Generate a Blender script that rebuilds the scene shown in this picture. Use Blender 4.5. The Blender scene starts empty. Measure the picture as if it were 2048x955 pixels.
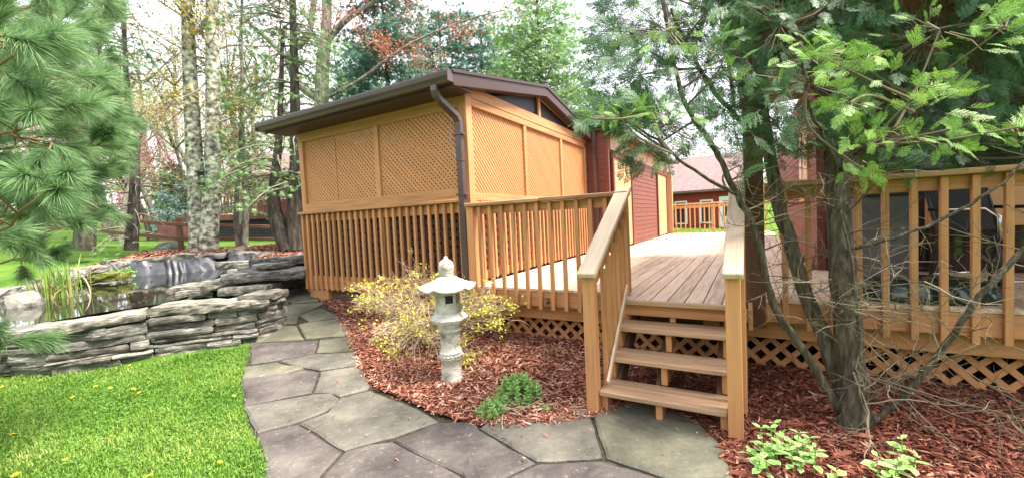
import bpy, math, random
import numpy as np
from mathutils import Vector, Matrix, noise as mnoise
from mathutils.geometry import delaunay_2d_cdt

random.seed(11)
rng = np.random.default_rng(11)
scene = bpy.context.scene
C = scene.collection

# ------------------------------------------------------------------ camera
FPX = 825.0; PITCH = -37 / 825.0; ROLL = 0.048; H = 1.48
_f = np.array([0, math.cos(PITCH), math.sin(PITCH)]); _r = np.array([1.0, 0, 0]); _u = np.cross(_r, _f)
RX = math.cos(ROLL) * _r - math.sin(ROLL) * _u
UX = math.cos(ROLL) * _u + math.sin(ROLL) * _r
FX = _f
cam_data = bpy.data.cameras.new('camera')
cam_data.sensor_width = 36.0
cam_data.lens = 36.0 * FPX / 2048.0
cam_data.clip_end = 3000
cam_data.clip_start = 0.05
cam = bpy.data.objects.new('camera', cam_data)
C.objects.link(cam)
mw = Matrix.Identity(4)
for i in range(3):
    mw[i][0] = RX[i]; mw[i][1] = UX[i]; mw[i][2] = -FX[i]
mw[2][3] = H
cam.matrix_world = mw
scene.camera = cam

# ------------------------------------------------------------------ light
SUN_EL = math.radians(60)
SUN_AZ = math.radians(106)          # clockwise from +Y (north), sun to the right and slightly behind the camera
world = bpy.data.worlds.new('World')
scene.world = world
world.use_nodes = True
nt = world.node_tree
nt.nodes.clear()
sky = nt.nodes.new('ShaderNodeTexSky')
sky.sky_type = 'NISHITA'; sky.sun_disc = False
sky.sun_elevation = SUN_EL; sky.sun_rotation = SUN_AZ
sky.air_density = 1.0; sky.dust_density = 2.5; sky.ozone_density = 1.0
tcw = nt.nodes.new('ShaderNodeTexCoord')
cn = nt.nodes.new('ShaderNodeTexNoise'); cn.inputs['Scale'].default_value = 2.2; cn.inputs['Detail'].default_value = 6
cr = nt.nodes.new('ShaderNodeMapRange'); cr.inputs[1].default_value = .32; cr.inputs[2].default_value = .54
cr.inputs[3].default_value = .4; cr.inputs[4].default_value = 1.0
mixw = nt.nodes.new('ShaderNodeMix'); mixw.data_type = 'RGBA'
mixw.inputs['B'].default_value = (8.2, 8.6, 9.2, 1)      # thin bright cloud cover
bg = nt.nodes.new('ShaderNodeBackground'); bg.inputs['Strength'].default_value = 0.1
wo = nt.nodes.new('ShaderNodeOutputWorld')
nt.links.new(tcw.outputs['Generated'], cn.inputs['Vector'])
nt.links.new(cn.outputs['Fac'], cr.inputs[0])
nt.links.new(cr.outputs[0], mixw.inputs['Factor'])
nt.links.new(sky.outputs['Color'], mixw.inputs['A'])
nt.links.new(mixw.outputs['Result'], bg.inputs['Color'])
nt.links.new(bg.outputs[0], wo.inputs['Surface'])

sun_d = bpy.data.lights.new('sun', 'SUN')
sun_d.energy = 4.9; sun_d.angle = math.radians(18); sun_d.color = (1.0, .93, .82)
sun = bpy.data.objects.new('sun', sun_d); C.objects.link(sun)
sdir = Vector((math.sin(SUN_AZ) * math.cos(SUN_EL), math.cos(SUN_AZ) * math.cos(SUN_EL), math.sin(SUN_EL)))
sun.rotation_euler = sdir.to_track_quat('Z', 'Y').to_euler()
sun.location = (8, -6, 12)

scene.view_settings.view_transform = 'Standard'
scene.view_settings.look = 'None'
scene.view_settings.gamma = 1
scene.view_settings.use_curve_mapping = False
scene.view_settings.exposure = 1.65
scene.render.engine = 'CYCLES'
scene.cycles.max_bounces = 6
scene.cycles.diffuse_bounces = 3
scene.cycles.transmission_bounces = 3

# ------------------------------------------------------------------ pixel helpers
EYE = np.array([0, 0, H])
def ray(x, y): return FX * FPX + RX * (x - 1024) - UX * (y - 477.5)
def onz(x, y, z):
    d = ray(x, y); return EYE + d * ((z - H) / d[2])
def pxd(x, y, d):
    return EYE + ray(x, y) * (d / FPX)
O = np.array([-0.4715, 4.9454, 0.0]); GA = math.radians(30)
EU = np.array([math.sin(GA), math.cos(GA), 0]); EV = np.array([math.cos(GA), -math.sin(GA), 0])
def G(u, v, z): return O + EU * u + EV * v + np.array([0, 0, z])

# ------------------------------------------------------------------ terrain
CT = np.array([(0.5,3.05,0),(1.4,2.6,0),(0,2.2,0),(-2,2.2,0),(-4,2.2,0),(-1,3.2,0),(-.6,3.75,.03),(.2,4.9,.13),(.9,4.4,.13),
 (2.2,2.65,.04),(3,3.9,.1),(3.7,3.3,.1),(4.5,2.5,.1),(-1.8,4.7,.1),(-3.2,5.0,.1),(-4.6,4.45,.05),(-6,4.2,.05),(-3.8,6.2,.3),
 (-3.3,6.5,.38),(-2.4,6.1,.34),(-1.4,5.5,.2),(-3.6,6.9,.4),(-3.7,7.4,.43),(-4.5,8.6,.6),(-3,11.2,.9),(-5,12.5,.95),(-8,12,.95),
 (-11,12,.95),(-12,16,1.05),(-14.5,14,1.3),(-6,16,1.0),(0,16,.9),(8,16,.5),(8,4,.1),(10,0,0),(-10,2,0),(0,-5,0),(3,9,.2),(0,24,1.25),(-16,22,1.2),(25,30,1.6),
 (-25,34,2.2),(0,40,2.2),(0,70,4.5),(-60,70,5),(60,70,4.5)], float)
def _phi(r): return np.sqrt(r * r + .16)
_D = np.linalg.norm(CT[:, None, :2] - CT[None, :, :2], axis=2)
_W = np.linalg.solve(_phi(_D) + np.eye(len(CT)) * .02, CT[:, 2])
def terr(x, y):
    x = np.atleast_1d(np.asarray(x, float)); y = np.atleast_1d(np.asarray(y, float))
    out = np.zeros_like(x)
    for (cx, cy, _), w in zip(CT, _W): out += w * _phi(np.hypot(x - cx, y - cy))
    far = np.clip((np.hypot(x, y) - 60) / 60, 0, 1)
    return np.clip(out, -.3, 6) * (1 - far) + far * 5.0
def T(px, py, dz=0.0):
    z = 0.05
    for _ in range(25):
        p = onz(px, py, z + dz); zn = float(terr(p[0], p[1])[0]); z = z + .5 * (zn - z)
    p = onz(px, py, z + dz); return p
def inpoly(x, y, poly):
    poly = np.asarray(poly)[:, :2]; inside = np.zeros(len(x), bool); n = len(poly)
    for i in range(n):
        x0, y0 = poly[i]; x1, y1 = poly[(i + 1) % n]
        c = ((y0 > y) != (y1 > y)) & (x < (x1 - x0) * (y - y0) / (y1 - y0 + 1e-12) + x0)
        inside ^= c
    return inside

# ------------------------------------------------------------------ materials
MATS = {}
def M(name, ramp, ns=6, st=(1, 1, 1), det=6, rough=.75, bump=.15, bs=None, rnd='obj', rw=.3, spec=.3, trans=0, bst=None, bd=.02, coat=0, lo=.32, hi=.68, metal=0, speck=None):
    if name in MATS: return MATS[name]
    m = bpy.data.materials.new(name); m.use_nodes = True
    t = m.node_tree; N = t.nodes; Lk = t.links; N.clear()
    out = N.new('ShaderNodeOutputMaterial'); b = N.new('ShaderNodeBsdfPrincipled')
    b.inputs['Roughness'].default_value = rough; b.inputs['Specular IOR Level'].default_value = spec
    b.inputs['Metallic'].default_value = metal; b.inputs['Coat Weight'].default_value = coat
    tc = N.new('ShaderNodeTexCoord'); mp = N.new('ShaderNodeMapping'); mp.inputs['Scale'].default_value = st
    Lk.new(tc.outputs['Object'], mp.inputs['Vector'])
    oi = N.new('ShaderNodeObjectInfo')
    vm = N.new('ShaderNodeVectorMath'); vm.operation = 'MULTIPLY_ADD'
    vm.inputs[1].default_value = (37, 53, 71)
    cx = N.new('ShaderNodeCombineXYZ')
    for i in range(3): Lk.new(oi.outputs['Random'], cx.inputs[i])
    Lk.new(cx.outputs[0], vm.inputs[0]); Lk.new(mp.outputs[0], vm.inputs[2])
    n1 = N.new('ShaderNodeTexNoise'); n1.inputs['Scale'].default_value = ns; n1.inputs['Detail'].default_value = det; n1.inputs['Roughness'].default_value = .6
    Lk.new(vm.outputs[0], n1.inputs['Vector'])
    mr = N.new('ShaderNodeMapRange'); mr.inputs[1].default_value = lo; mr.inputs[2].default_value = hi
    Lk.new(n1.outputs['Fac'], mr.inputs[0])
    fac = mr.outputs[0]
    if rnd:
        if rnd == 'obj': rs = oi.outputs['Random']
        else:
            ge = N.new('ShaderNodeNewGeometry'); rs = ge.outputs['Random Per Island']
        mx = N.new('ShaderNodeMix'); mx.inputs['Factor'].default_value = rw
        Lk.new(fac, mx.inputs['A']); Lk.new(rs, mx.inputs['B']); fac = mx.outputs['Result']
    rp = N.new('ShaderNodeValToRGB'); e = rp.color_ramp.elements
    while len(e) < len(ramp): e.new(.5)
    for i, (p, c) in enumerate(ramp): e[i].position = p; e[i].color = (*c, 1)
    Lk.new(fac, rp.inputs['Fac']); Lk.new(rp.outputs['Color'], b.inputs['Base Color'])
    if speck:
        ssc, t0, t1, col, fmax = speck
        n3 = N.new('ShaderNodeTexNoise'); n3.inputs['Scale'].default_value = ssc; n3.inputs['Detail'].default_value = 5; Lk.new(vm.outputs[0], n3.inputs['Vector'])
        m3 = N.new('ShaderNodeMapRange'); m3.inputs[1].default_value = t0; m3.inputs[2].default_value = t1; m3.inputs[4].default_value = fmax; Lk.new(n3.outputs['Fac'], m3.inputs[0])
        x3 = N.new('ShaderNodeMix'); x3.data_type = 'RGBA'; x3.inputs['B'].default_value = (*col, 1); Lk.new(m3.outputs[0], x3.inputs['Factor']); Lk.new(rp.outputs['Color'], x3.inputs['A']); Lk.new(x3.outputs['Result'], b.inputs['Base Color'])
    if bump:
        n2 = N.new('ShaderNodeTexNoise'); n2.inputs['Scale'].default_value = bs or ns * 3; n2.inputs['Detail'].default_value = 8; n2.inputs['Roughness'].default_value = .65
        if bst:
            mp2 = N.new('ShaderNodeMapping'); mp2.inputs['Scale'].default_value = bst; Lk.new(tc.outputs['Object'], mp2.inputs['Vector'])
            vm2 = N.new('ShaderNodeVectorMath'); Lk.new(mp2.outputs[0], vm2.inputs[0]); Lk.new(cx.outputs[0], vm2.inputs[1]); Lk.new(vm2.outputs[0], n2.inputs['Vector'])
        else: Lk.new(vm.outputs[0], n2.inputs['Vector'])
        bp = N.new('ShaderNodeBump'); bp.inputs['Strength'].default_value = bump; bp.inputs['Distance'].default_value = bd
        Lk.new(n2.outputs['Fac'], bp.inputs['Height']); Lk.new(bp.outputs[0], b.inputs['Normal'])
    if trans:
        tr = N.new('ShaderNodeBsdfTranslucent'); Lk.new(rp.outputs['Color'], tr.inputs['Color'])
        ms = N.new('ShaderNodeMixShader'); ms.inputs['Fac'].default_value = trans
        Lk.new(b.outputs[0], ms.inputs[1]); Lk.new(tr.outputs[0], ms.inputs[2]); Lk.new(ms.outputs[0], out.inputs['Surface'])
    else: Lk.new(b.outputs[0], out.inputs['Surface'])
    MATS[name] = m; m['bsdf'] = b.name
    return m
def sc(c, k): return tuple(min(1, v * k) for v in c)
def wood(kind, axis):
    base, rough, lo, hi, bmp = {'tan': ((.49, .232, .10), .6, .6, 1.2, .2), 'lat': ((.52, .235, .082), .65, .85, 1.1, .05), 'deck': ((.60, .43, .31), .7, .5, 1.25, .4),
            'cap': ((.40, .225, .12), .75, .4, 1.4, .45), 'trim': ((.055, .031, .027), .45, .8, 1.15, .05), 'brown': ((.085, .047, .033), .7, .7, 1.2, .1), 'post': ((.11, .052, .03), .7, .7, 1.2, .15),
            'siding': ((.16, .05, .036), .6, .75, 1.15, .1), 'cream': ((.56, .33, .16), .5, .9, 1.06, .04), 'pale': ((.60, .46, .33), .75, .65, 1.2, .35), 'tread': ((.40, .245, .145), .65, .5, 1.4, .4),
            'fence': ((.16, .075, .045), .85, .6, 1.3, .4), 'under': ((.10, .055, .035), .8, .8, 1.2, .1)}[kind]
    st = [9, 9, 9]; st['xyz'.index(axis)] = .55
    return M('%s_wood_%s' % (kind, axis), [(0, sc(base, lo)), (.5, base), (1, sc(base, hi))], ns=3.5, st=st, det=10, rough=rough, bump=bmp, bs=9, rw=.35, bd=.01, lo=.3, hi=.7, speck=(1.3, .60, .72, sc(base, .45), .5) if kind in ('tan', 'deck', 'tread', 'cap', 'pale') else None)

# ------------------------------------------------------------------ mesh helpers
def mesh_from(name, V, F, mat=None, smooth=False, mi=None):
    """V (n,3); F list of int arrays, each (m,k)"""
    me = bpy.data.meshes.new(name)
    V = np.asarray(V, np.float32).reshape(-1, 3)
    if not isinstance(F, list): F = [F]
    F = [np.asarray(f, np.int32) for f in F if len(f)]
    nl = sum(f.size for f in F); npo = sum(len(f) for f in F)
    me.vertices.add(len(V)); me.vertices.foreach_set('co', V.ravel())
    me.loops.add(nl); me.loops.foreach_set('vertex_index', np.concatenate([f.ravel() for f in F]))
    me.polygons.add(npo)
    tot = np.concatenate([np.full(len(f), f.shape[1], np.int32) for f in F])
    st = np.concatenate([[0], np.cumsum(tot)[:-1]]).astype(np.int32)
    me.polygons.foreach_set('loop_start', st); me.polygons.foreach_set('loop_total', tot)
    if mi is not None: me.polygons.foreach_set('material_index', np.asarray(mi, np.int32))
    me.polygons.foreach_set('use_smooth', np.full(npo, smooth))
    me.update(calc_edges=True); me.validate()
    if mat is not None:
        for m in (mat if isinstance(mat, (list, tuple)) else [mat]): me.materials.append(m)
    return me
class MB:
    def __init__(s): s.v = []; s.t = []; s.q = []; s.n = 0
    def add(s, V, F):
        V = np.asarray(V, float).reshape(-1, 3)
        for f in (F if isinstance(F, list) else [F]):
            f = np.asarray(f)
            if f.size == 0: continue
            (s.t if f.shape[1] == 3 else s.q).append(f + s.n)
        s.v.append(V); s.n += len(V)
    def mesh(s, name, mat, smooth=False):
        F = []
        if s.q: F.append(np.concatenate(s.q))
        if s.t: F.append(np.concatenate(s.t))
        return mesh_from(name, np.concatenate(s.v), F, mat, smooth)
    def tube(s, pts, rad, sides=6, cap=True):
        pts = np.asarray(pts, float); n = len(pts)
        rad = np.broadcast_to(np.asarray(rad, float), (n,))
        tg = np.gradient(pts, axis=0); tg /= np.linalg.norm(tg, axis=1)[:, None] + 1e-9
        a = np.cross(tg[0], [0, 0, 1.0]);
        if np.linalg.norm(a) < .1: a = np.cross(tg[0], [1.0, 0, 0])
        a /= np.linalg.norm(a); ang = np.linspace(0, 2 * np.pi, sides, endpoint=False)
        V = []
        for i in range(n):
            a = a - tg[i] * (a @ tg[i]); a /= np.linalg.norm(a) + 1e-9; b = np.cross(tg[i], a)
            V.append(pts[i] + rad[i] * (np.cos(ang)[:, None] * a + np.sin(ang)[:, None] * b))
        V = np.concatenate(V); F = []
        k = np.arange(sides); k2 = (k + 1) % sides
        for i in range(n - 1): F.append(np.stack([i * sides + k, i * sides + k2, (i + 1) * sides + k2, (i + 1) * sides + k], 1))
        F = [np.concatenate(F)]
        if cap and sides > 3:
            V = np.concatenate([V, pts[-1:], pts[:1]]); e = (n - 1) * sides
            F.append(np.stack([e + k, e + k2, np.full(sides, n * sides)], 1)); F.append(np.stack([k2, k, np.full(sides, n * sides + 1)], 1))
        s.add(V, F)
    def lathe(s, prof, sides=24, c=(0, 0, 0), wob=None):
        ang = np.linspace(0, 2 * np.pi, sides, endpoint=False); n = len(prof); V = []
        for r, z in prof: V.append(np.stack([r * np.cos(ang) + c[0], r * np.sin(ang) + c[1], np.full(sides, z + c[2])], 1))
        k = np.arange(sides); k2 = (k + 1) % sides; F = []
        for i in range(n - 1): F.append(np.stack([i * sides + k, i * sides + k2, (i + 1) * sides + k2, (i + 1) * sides + k], 1))
        s.add(np.concatenate(V), np.concatenate(F))
    def box(s, x0, x1, y0, y1, z0, z1):
        V = [(x, y, z) for x in (x0, x1) for y in (y0, y1) for z in (z0, z1)]
        s.add(V, np.array([(0, 1, 3, 2), (4, 6, 7, 5), (0, 4, 5, 1), (2, 3, 7, 6), (0, 2, 6, 4), (1, 5, 7, 3)]))
_cb = {}
def chamfer(dx, dy, dz, c):
    key = (round(dx, 3), round(dy, 3), round(dz, 3), c)
    h = np.array([dx, dy, dz]) / 2; c = min(c, h.min() * .45)
    V = []; idx = {}
    for sx in (-1, 1):
        for sy in (-1, 1):
            for sz in (-1, 1):
                for ax in range(3):
                    p = np.array([sx, sy, sz]) * h; 
                    for k in range(3):
                        if k != ax: p[k] -= np.sign(p[k]) * c
                    idx[(sx, sy, sz, ax)] = len(V); V.append(p)
    Q = []; Tt = []
    for ax in range(3):
        o = [k for k in range(3) if k != ax]
        for sg in (-1, 1):
            ring = []
            for a, b in ((-1, -1), (1, -1), (1, 1), (-1, 1)):
                s = [0, 0, 0]; s[ax] = sg; s[o[0]] = a; s[o[1]] = b; ring.append(idx[(*s, ax)])
            flip = (sg > 0) == (ax == 1)
            Q.append(ring[::-1] if flip else ring)
            if sg < 0 and ax != 1 or sg > 0 and ax == 1: pass
    for ax in range(3):
        o = [k for k in range(3) if k != ax]
        for a in (-1, 1):
            for b in (-1, 1):
                r = []
                for e_, f_ in ((-1, o[0]), (1, o[0]), (1, o[1]), (-1, o[1])):
                    s = [0, 0, 0]; s[ax] = e_; s[o[0]] = a; s[o[1]] = b; r.append(idx[(*s, f_)])
                Q.append(r)
    for sx in (-1, 1):
        for sy in (-1, 1):
            for sz in (-1, 1): Tt.append([idx[(sx, sy, sz, k)] for k in range(3)])
    V = np.array(V)
    def fix(f):
        p = V[f]; n = np.cross(p[1] - p[0], p[2] - p[0])
        return f if n @ p.mean(0) > 0 else f[::-1]
    return V, [np.array([fix(f) for f in Q]), np.array([fix(f) for f in Tt])]
def boxmesh(mat, dx, dy, dz, c=.004):
    key = (mat.name, round(dx, 4), round(dy, 4), round(dz, 4), c)
    if key not in _cb:
        V, F = chamfer(dx, dy, dz, c); _cb[key] = mesh_from('board', V, F, mat)
    return _cb[key]

# ------------------------------------------------------------------ object helpers
OFF = {}
def thing(name, label, cat, loc=(0, 0, 0), rz=0, group=None):
    o = bpy.data.objects.new(name, None); C.objects.link(o)
    o.empty_display_size = .2
    o.location = tuple(loc); o.rotation_euler = (0, 0, rz); o['label'] = label; o['category'] = cat
    if group: o['group'] = group
    OFF[o.name] = (0, 0, 0)
    return o
def gthing(name, label, cat, v=0, u=0, z=0, group=None):
    o = thing(name, label, cat, G(u, v, z), -GA, group); OFF[o.name] = (v, u, z); return o
JOINED = {'twigs', 'stems', 'stalks', 'bare_twigs', 'branches', 'leaves', 'dry_leaves', 'needles', 'crown', 'foliage', 'new_growth'}
def part(name, me, parent=None, loc=None, kind=None, label=None):
    if parent is not None and name in JOINED: kind = 'stuff'
    o = bpy.data.objects.new(name, me); C.objects.link(o)
    if parent is not None:
        o.parent = parent
        off = OFF.get(parent.name, (0, 0, 0))
        l = (0, 0, 0) if loc is None else loc
        o.location = tuple(l[i] - off[i] for i in range(3))
    elif loc is not None: o.location = tuple(loc)
    OFF[o.name] = tuple(o.location) if parent is None else tuple((loc or (0, 0, 0)))
    if kind: o['kind'] = kind
    if label: o['label'] = label
    return o
def tag(o, label, cat, group=None):
    o['label'] = label; o['category'] = cat
    if group: o['group'] = group
    return o
def piece(name, parent, mat, x0, x1, y0, y1, z0, z1, c=.004):
    return part(name, boxmesh(mat, x1 - x0, y1 - y0, z1 - z0, c), parent, ((x0 + x1) / 2, (y0 + y1) / 2, (z0 + z1) / 2))
def beam(name, parent, mat, p0, p1, w, h, c=.004, side=None):
    p0 = Vector(p0); p1 = Vector(p1); d = (p1 - p0); L = d.length; x = d.normalized()
    y = Vector(side) if side else Vector((0, 0, 1)).cross(x)
    y = (y - x * y.dot(x)).normalized(); z = x.cross(y)
    o = part(name, boxmesh(mat, L, w, h, c), parent, tuple((p0 + p1) / 2))
    o.rotation_mode = 'QUATERNION'
    o.rotation_quaternion = Matrix((x, y, z)).transposed().to_quaternion()
    return o
def origin_mesh(V, F, mat, base, smooth=False):
    return mesh_from('m', np.asarray(V) - np.asarray(base), F, mat, smooth)
def clip(poly, nx, ny, d):
    out = []
    for i in range(len(poly)):
        a = poly[i]; b = poly[(i + 1) % len(poly)]
        da = a[0] * nx + a[1] * ny - d; db = b[0] * nx + b[1] * ny - d
        if da <= 0: out.append(a)
        if da * db < 0:
            t = da / (da - db); out.append((a[0] + t * (b[0] - a[0]), a[1] + t * (b[1] - a[1])))
    return out
def slats(w, h, pitch, sw):
    """two families of 45 degree slats clipped to w x h : list of (layer, polygon)"""
    res = []; r2 = math.sqrt(.5)
    for layer, (dx, dy) in enumerate(((r2, r2), (r2, -r2))):
        nx, ny = -dy, dx
        cs = [nx * a + ny * b for a in (0, w) for b in (0, h)]
        k = math.floor(min(cs) / pitch)
        while k * pitch < max(cs) + pitch:
            d = k * pitch; k += 1
            Lg = w + h + 2
            c0 = (nx * d, ny * d)
            P = [(c0[0] + dx * s * Lg + nx * t * sw / 2, c0[1] + dy * s * Lg + ny * t * sw / 2) for s, t in ((-1, -1), (1, -1), (1, 1), (-1, 1))]
            for q in ((-1, 0, 0), (1, 0, w), (0, -1, 0), (0, 1, h)):
                if P: P = clip(P, *q)
            if len(P) >= 3:
                ar = abs(sum(P[i][0] * P[(i + 1) % len(P)][1] - P[(i + 1) % len(P)][0] * P[i][1] for i in range(len(P)))) / 2
                if ar > 2e-5: res.append((layer, P))
    return res
def lattice(parent, mat, plane, a0, b0, c, w, h, pitch, sw, th, out=-1, single=False, name='lattice_panel'):
    """plane 'u': spans local x (v) and z at local y=c ; plane 'v': spans local y (u) and z at local x=c ; out: sign of outward side"""
    mb = MB(); n = 0
    for layer, P in slats(w, h, pitch, sw):
        c0 = c + (out * th * 1.05 if layer else 0); c1 = c0 + out * th
        m = len(P); V = []
        for cc in (c0, c1):
            for (a, b) in P: V.append((a0 + a, cc, b0 + b) if plane == 'u' else (cc, a0 + a, b0 + b))
        F4 = np.array([(i, (i + 1) % m, m + (i + 1) % m, m + i) for i in range(m)])
        F3 = np.array([f for i in range(1, m - 1) for f in ((0, i + 1, i), (m, m + i, m + i + 1))])
        if single:
            V = np.array(V); ctr = V.mean(0)
            part('slat', mesh_from('slat', V - ctr, [F4, F3], mat), parent, tuple(ctr)); n += 1
        else: mb.add(V, [F4, F3])
    if not single:
        V = np.concatenate(mb.v); ctr = np.array([a0 + w / 2, c, b0]) if plane == 'u' else np.array([c, a0 + w / 2, b0])
        mb.v = [V - ctr]
        return part(name, mb.mesh(name, mat), parent, tuple(ctr), kind='stuff')
def scatter(TV, TF, pos, X, Z, s):
    pos = np.asarray(pos, float); N = len(pos); X = X / (np.linalg.norm(X, axis=1)[:, None] + 1e-9)
    Y = np.cross(Z, X); Y /= np.linalg.norm(Y, axis=1)[:, None] + 1e-9; Zz = np.cross(X, Y)
    s = np.broadcast_to(np.asarray(s, float), (N,))
    TV = np.asarray(TV, float); n = len(TV)
    V = pos[:, None, :] + s[:, None, None] * (TV[None, :, 0:1] * X[:, None, :] + TV[None, :, 1:2] * Y[:, None, :] + TV[None, :, 2:3] * Zz[:, None, :])
    off = (np.arange(N) * n)[:, None, None]
    Fs = [(np.asarray(f)[None] + off).reshape(-1, np.asarray(f).shape[1]) for f in (TF if isinstance(TF, list) else [TF])]
    return V.reshape(-1, 3), Fs
def rdir(n, zb=0.0, zs=1.0):
    v = rng.normal(size=(n, 3)); v[:, 2] = v[:, 2] * zs + zb; return v / np.linalg.norm(v, axis=1)[:, None]
LEAF_V = np.array([(0, 0, 0), (.45, .28, .06), (1, 0, -.05), (.45, -.28, .06), (.5, 0, -.02)])
LEAF_F = np.array([(0, 4, 1), (1, 4, 2), (0, 3, 4), (3, 2, 4)])
def sheet(poly, step, zoff, mat, name, jit=.0, zf=None):
    """terrain following sheet over a world polygon"""
    poly = np.asarray(poly)[:, :2]
    # densify outline
    ol = []
    for i in range(len(poly)):
        a = poly[i]; b = poly[(i + 1) % len(poly)]; n = max(1, int(np.hypot(*(b - a)) / step))
        for k in range(n): ol.append(a + (b - a) * k / n + rng.normal(size=2) * jit)
    x0, y0 = poly.min(0); x1, y1 = poly.max(0)
    gx, gy = np.meshgrid(np.arange(x0, x1, step), np.arange(y0, y1, step)); gx = gx.ravel() + rng.normal(size=gx.size) * step * .15; gy = gy.ravel() + rng.normal(size=gy.size) * step * .15
    k = inpoly(gx, gy, ol); pts = [Vector(p) for p in ol] + [Vector(p) for p in zip(gx[k], gy[k])]
    n = len(ol)
    v, e, f, *_ = delaunay_2d_cdt(pts, [], [list(range(n))], 1, 1e-5)
    v = np.array([(p.x, p.y) for p in v]); z = terr(v[:, 0], v[:, 1]) + zoff + (zf(v[:, 0], v[:, 1]) if zf else 0)
    F = np.array([t for t in f if len(t) == 3])
    return np.column_stack([v, z]), F
def samp(poly, n):
    poly = np.asarray(poly)[:, :2]; x0, y0 = poly.min(0); x1, y1 = poly.max(0); X = []; c = 0
    while c < n:
        x = rng.uniform(x0, x1, n); y = rng.uniform(y0, y1, n); k = inpoly(x, y, poly); X.append(np.column_stack([x[k], y[k]])); c += k.sum()
        if c == 0 and len(X) > 20: break
    return np.concatenate(X)[:n]
def pwr(a): return np.asarray(a, float)
#==PART2==
# ================================================================== GROUND
ZW = .56
pond_px = [(-260, 720), (-60, 668), (0, 655), (100, 640), (215, 620), (330, 604), (372, 590), (380, 572), (440, 566), (500, 552), (470, 542), (448, 537), (300, 549), (250, 553), (167, 572), (90, 583), (0, 596), (-260, 640)]
pond = np.array([onz(x, y, ZW)[:2] for x, y in pond_px])
def gcoord(a0, a1, fine, lo, hi, grow=1.35):
    c = list(np.arange(a0, a1 + 1e-6, fine)); s = fine
    while c[-1] < hi: s *= grow; c.append(c[-1] + s)
    s = fine
    while c[0] > lo: s *= grow; c.insert(0, c[0] - s)
    return np.array(c)
gx = gcoord(-9, 5.5, .14, -420, 420); gy = gcoord(1.2, 13, .14, -60, 520)
XX, YY = np.meshgrid(gx, gy); zz = terr(XX.ravel(), YY.ravel())
cen = pond.mean(0)
BL = np.array([onz(x, y, ZW)[:2] for x, y in ((-260, 640), (0, 596), (90, 583), (167, 572), (222, 556), (250, 553), (300, 549), (360, 545), (400, 542), (448, 537), (475, 541))])
_t = np.gradient(BL, axis=0); _t /= np.linalg.norm(_t, axis=1)[:, None]; BN = np.stack([-_t[:, 1], _t[:, 0]], 1); BN *= np.sign((BN * (BL - cen)).sum(1))[:, None]
basin = np.concatenate([pond, (BL + BN * .5)[::-1]]); 
inside = inpoly(XX.ravel(), YY.ravel(), pond) | inpoly(XX.ravel(), YY.ravel(), np.concatenate([BL - BN * .2, (BL + BN * .42)[::-1]])); zz = np.where(inside, .15, zz)
zz -= np.where(inside, 0, .0)
nx = len(gx); ny = len(gy); ii = (np.arange(ny - 1)[:, None] * nx + np.arange(nx - 1)[None]).ravel()
m_ground = M('lawn_soil', [(0, (.03, .075, .008)), (.45, (.06, .13, .014)), (1, (.12, .18, .028))], ns=1.1, det=10, rough=.95, bump=.6, bs=40, bd=.03, rnd=None, spec=.1)
ground = part('ground', mesh_from('ground', np.column_stack([XX.ravel(), YY.ravel(), zz]), np.stack([ii, ii + 1, ii + nx + 1, ii + nx], 1), m_ground, True), kind='structure')

# ------------------------------------------------------------------ flagstone path
def zc(L, ox, oy, s): return [(ox + a / s, oy + b / s) for a, b in L]
A = lambda L: zc(L, 480, 580, 2.548)
stones_px = [
 A([(145,45),(330,-6),(405,-8),(402,60),(262,73),(192,48)]), A([(128,82),(188,52),(256,76),(132,108)]),
 A([(135,114),(262,79),(445,68),(368,105),(300,133),(288,179),(135,176)]), A([(304,137),(370,109),(420,100),(510,146),(350,167)]),
 A([(132,183),(288,185),(328,257),(80,270),(66,240)]), A([(296,185),(350,172),(512,152),(570,238),(336,256)]),
 A([(52,277),(400,263),(380,328),(298,344),(55,385)]), A([(406,263),(575,244),(600,318),(391,327)]),
 A([(200,371),(380,334),(600,324),(620,388),(410,418),(300,399)]), A([(22,402),(190,375),(328,408),(200,439),(8,460)]),
 A([(6,466),(338,415),(404,427),(369,533),(20,600)]), A([(411,426),(620,394),(665,500),(652,516),(506,553),(480,538),(376,531)]),
 A([(22,606),(400,537),(468,537),(498,561),(492,590),(438,629),(298,684),(85,740),(50,680)]),
 A([(507,560),(662,519),(770,560),(920,620),(1010,680),(790,758),(640,797),(531,828),(382,734),(312,690),(446,633)]),
 A([(84,746),(294,693),(374,741),(524,835),(420,940),(330,1080),(150,1080),(112,850)]),
 [(690,909),(738,894),(785,887.5),(920,957),(985,1040),(820,1060),(622,1020),(650,952)],
 [(786,885.5),(874,849),(950,845),(958,862),(1072,930),(1002,962),(988,1030),(923,955)],
 [(960,861),(975,846),(1177,822),(1206,922),(1074,929)], [(1182,822),(1290,800),(1400,850),(1450,900),(1465,960),(1330,961),(1213,922)],
 [(1074,933),(1209,926),(1326,964),(1330,1060),(1000,1060),(1006,966)], [(1330,965),(1462,963),(1500,1060),(1336,1062)],
]
path = part('path', None, kind='structure') if False else None
pool = []
for P in stones_px: pool += [T(x, y)[:2] for x, y in P]
path_outline_px = [(537,597),(612,576),(660,590),(720,640),(750,690),(800,760),(890,800),(960,820),(1180,800),(1290,800),(1400,850),(1450,900),(1500,1060),(600,1060),(525,905),(495,850),(482,760),(495,700),(520,680),(535,640)]
path_poly = [T(x, y)[:2] for x, y in path_outline_px]
V, F = sheet(path_poly, .15, .006, None, 'path')
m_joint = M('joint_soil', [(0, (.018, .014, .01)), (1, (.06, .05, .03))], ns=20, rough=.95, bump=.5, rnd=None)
path = part('path', mesh_from('path', V, F, m_joint, True), kind='structure')
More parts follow.
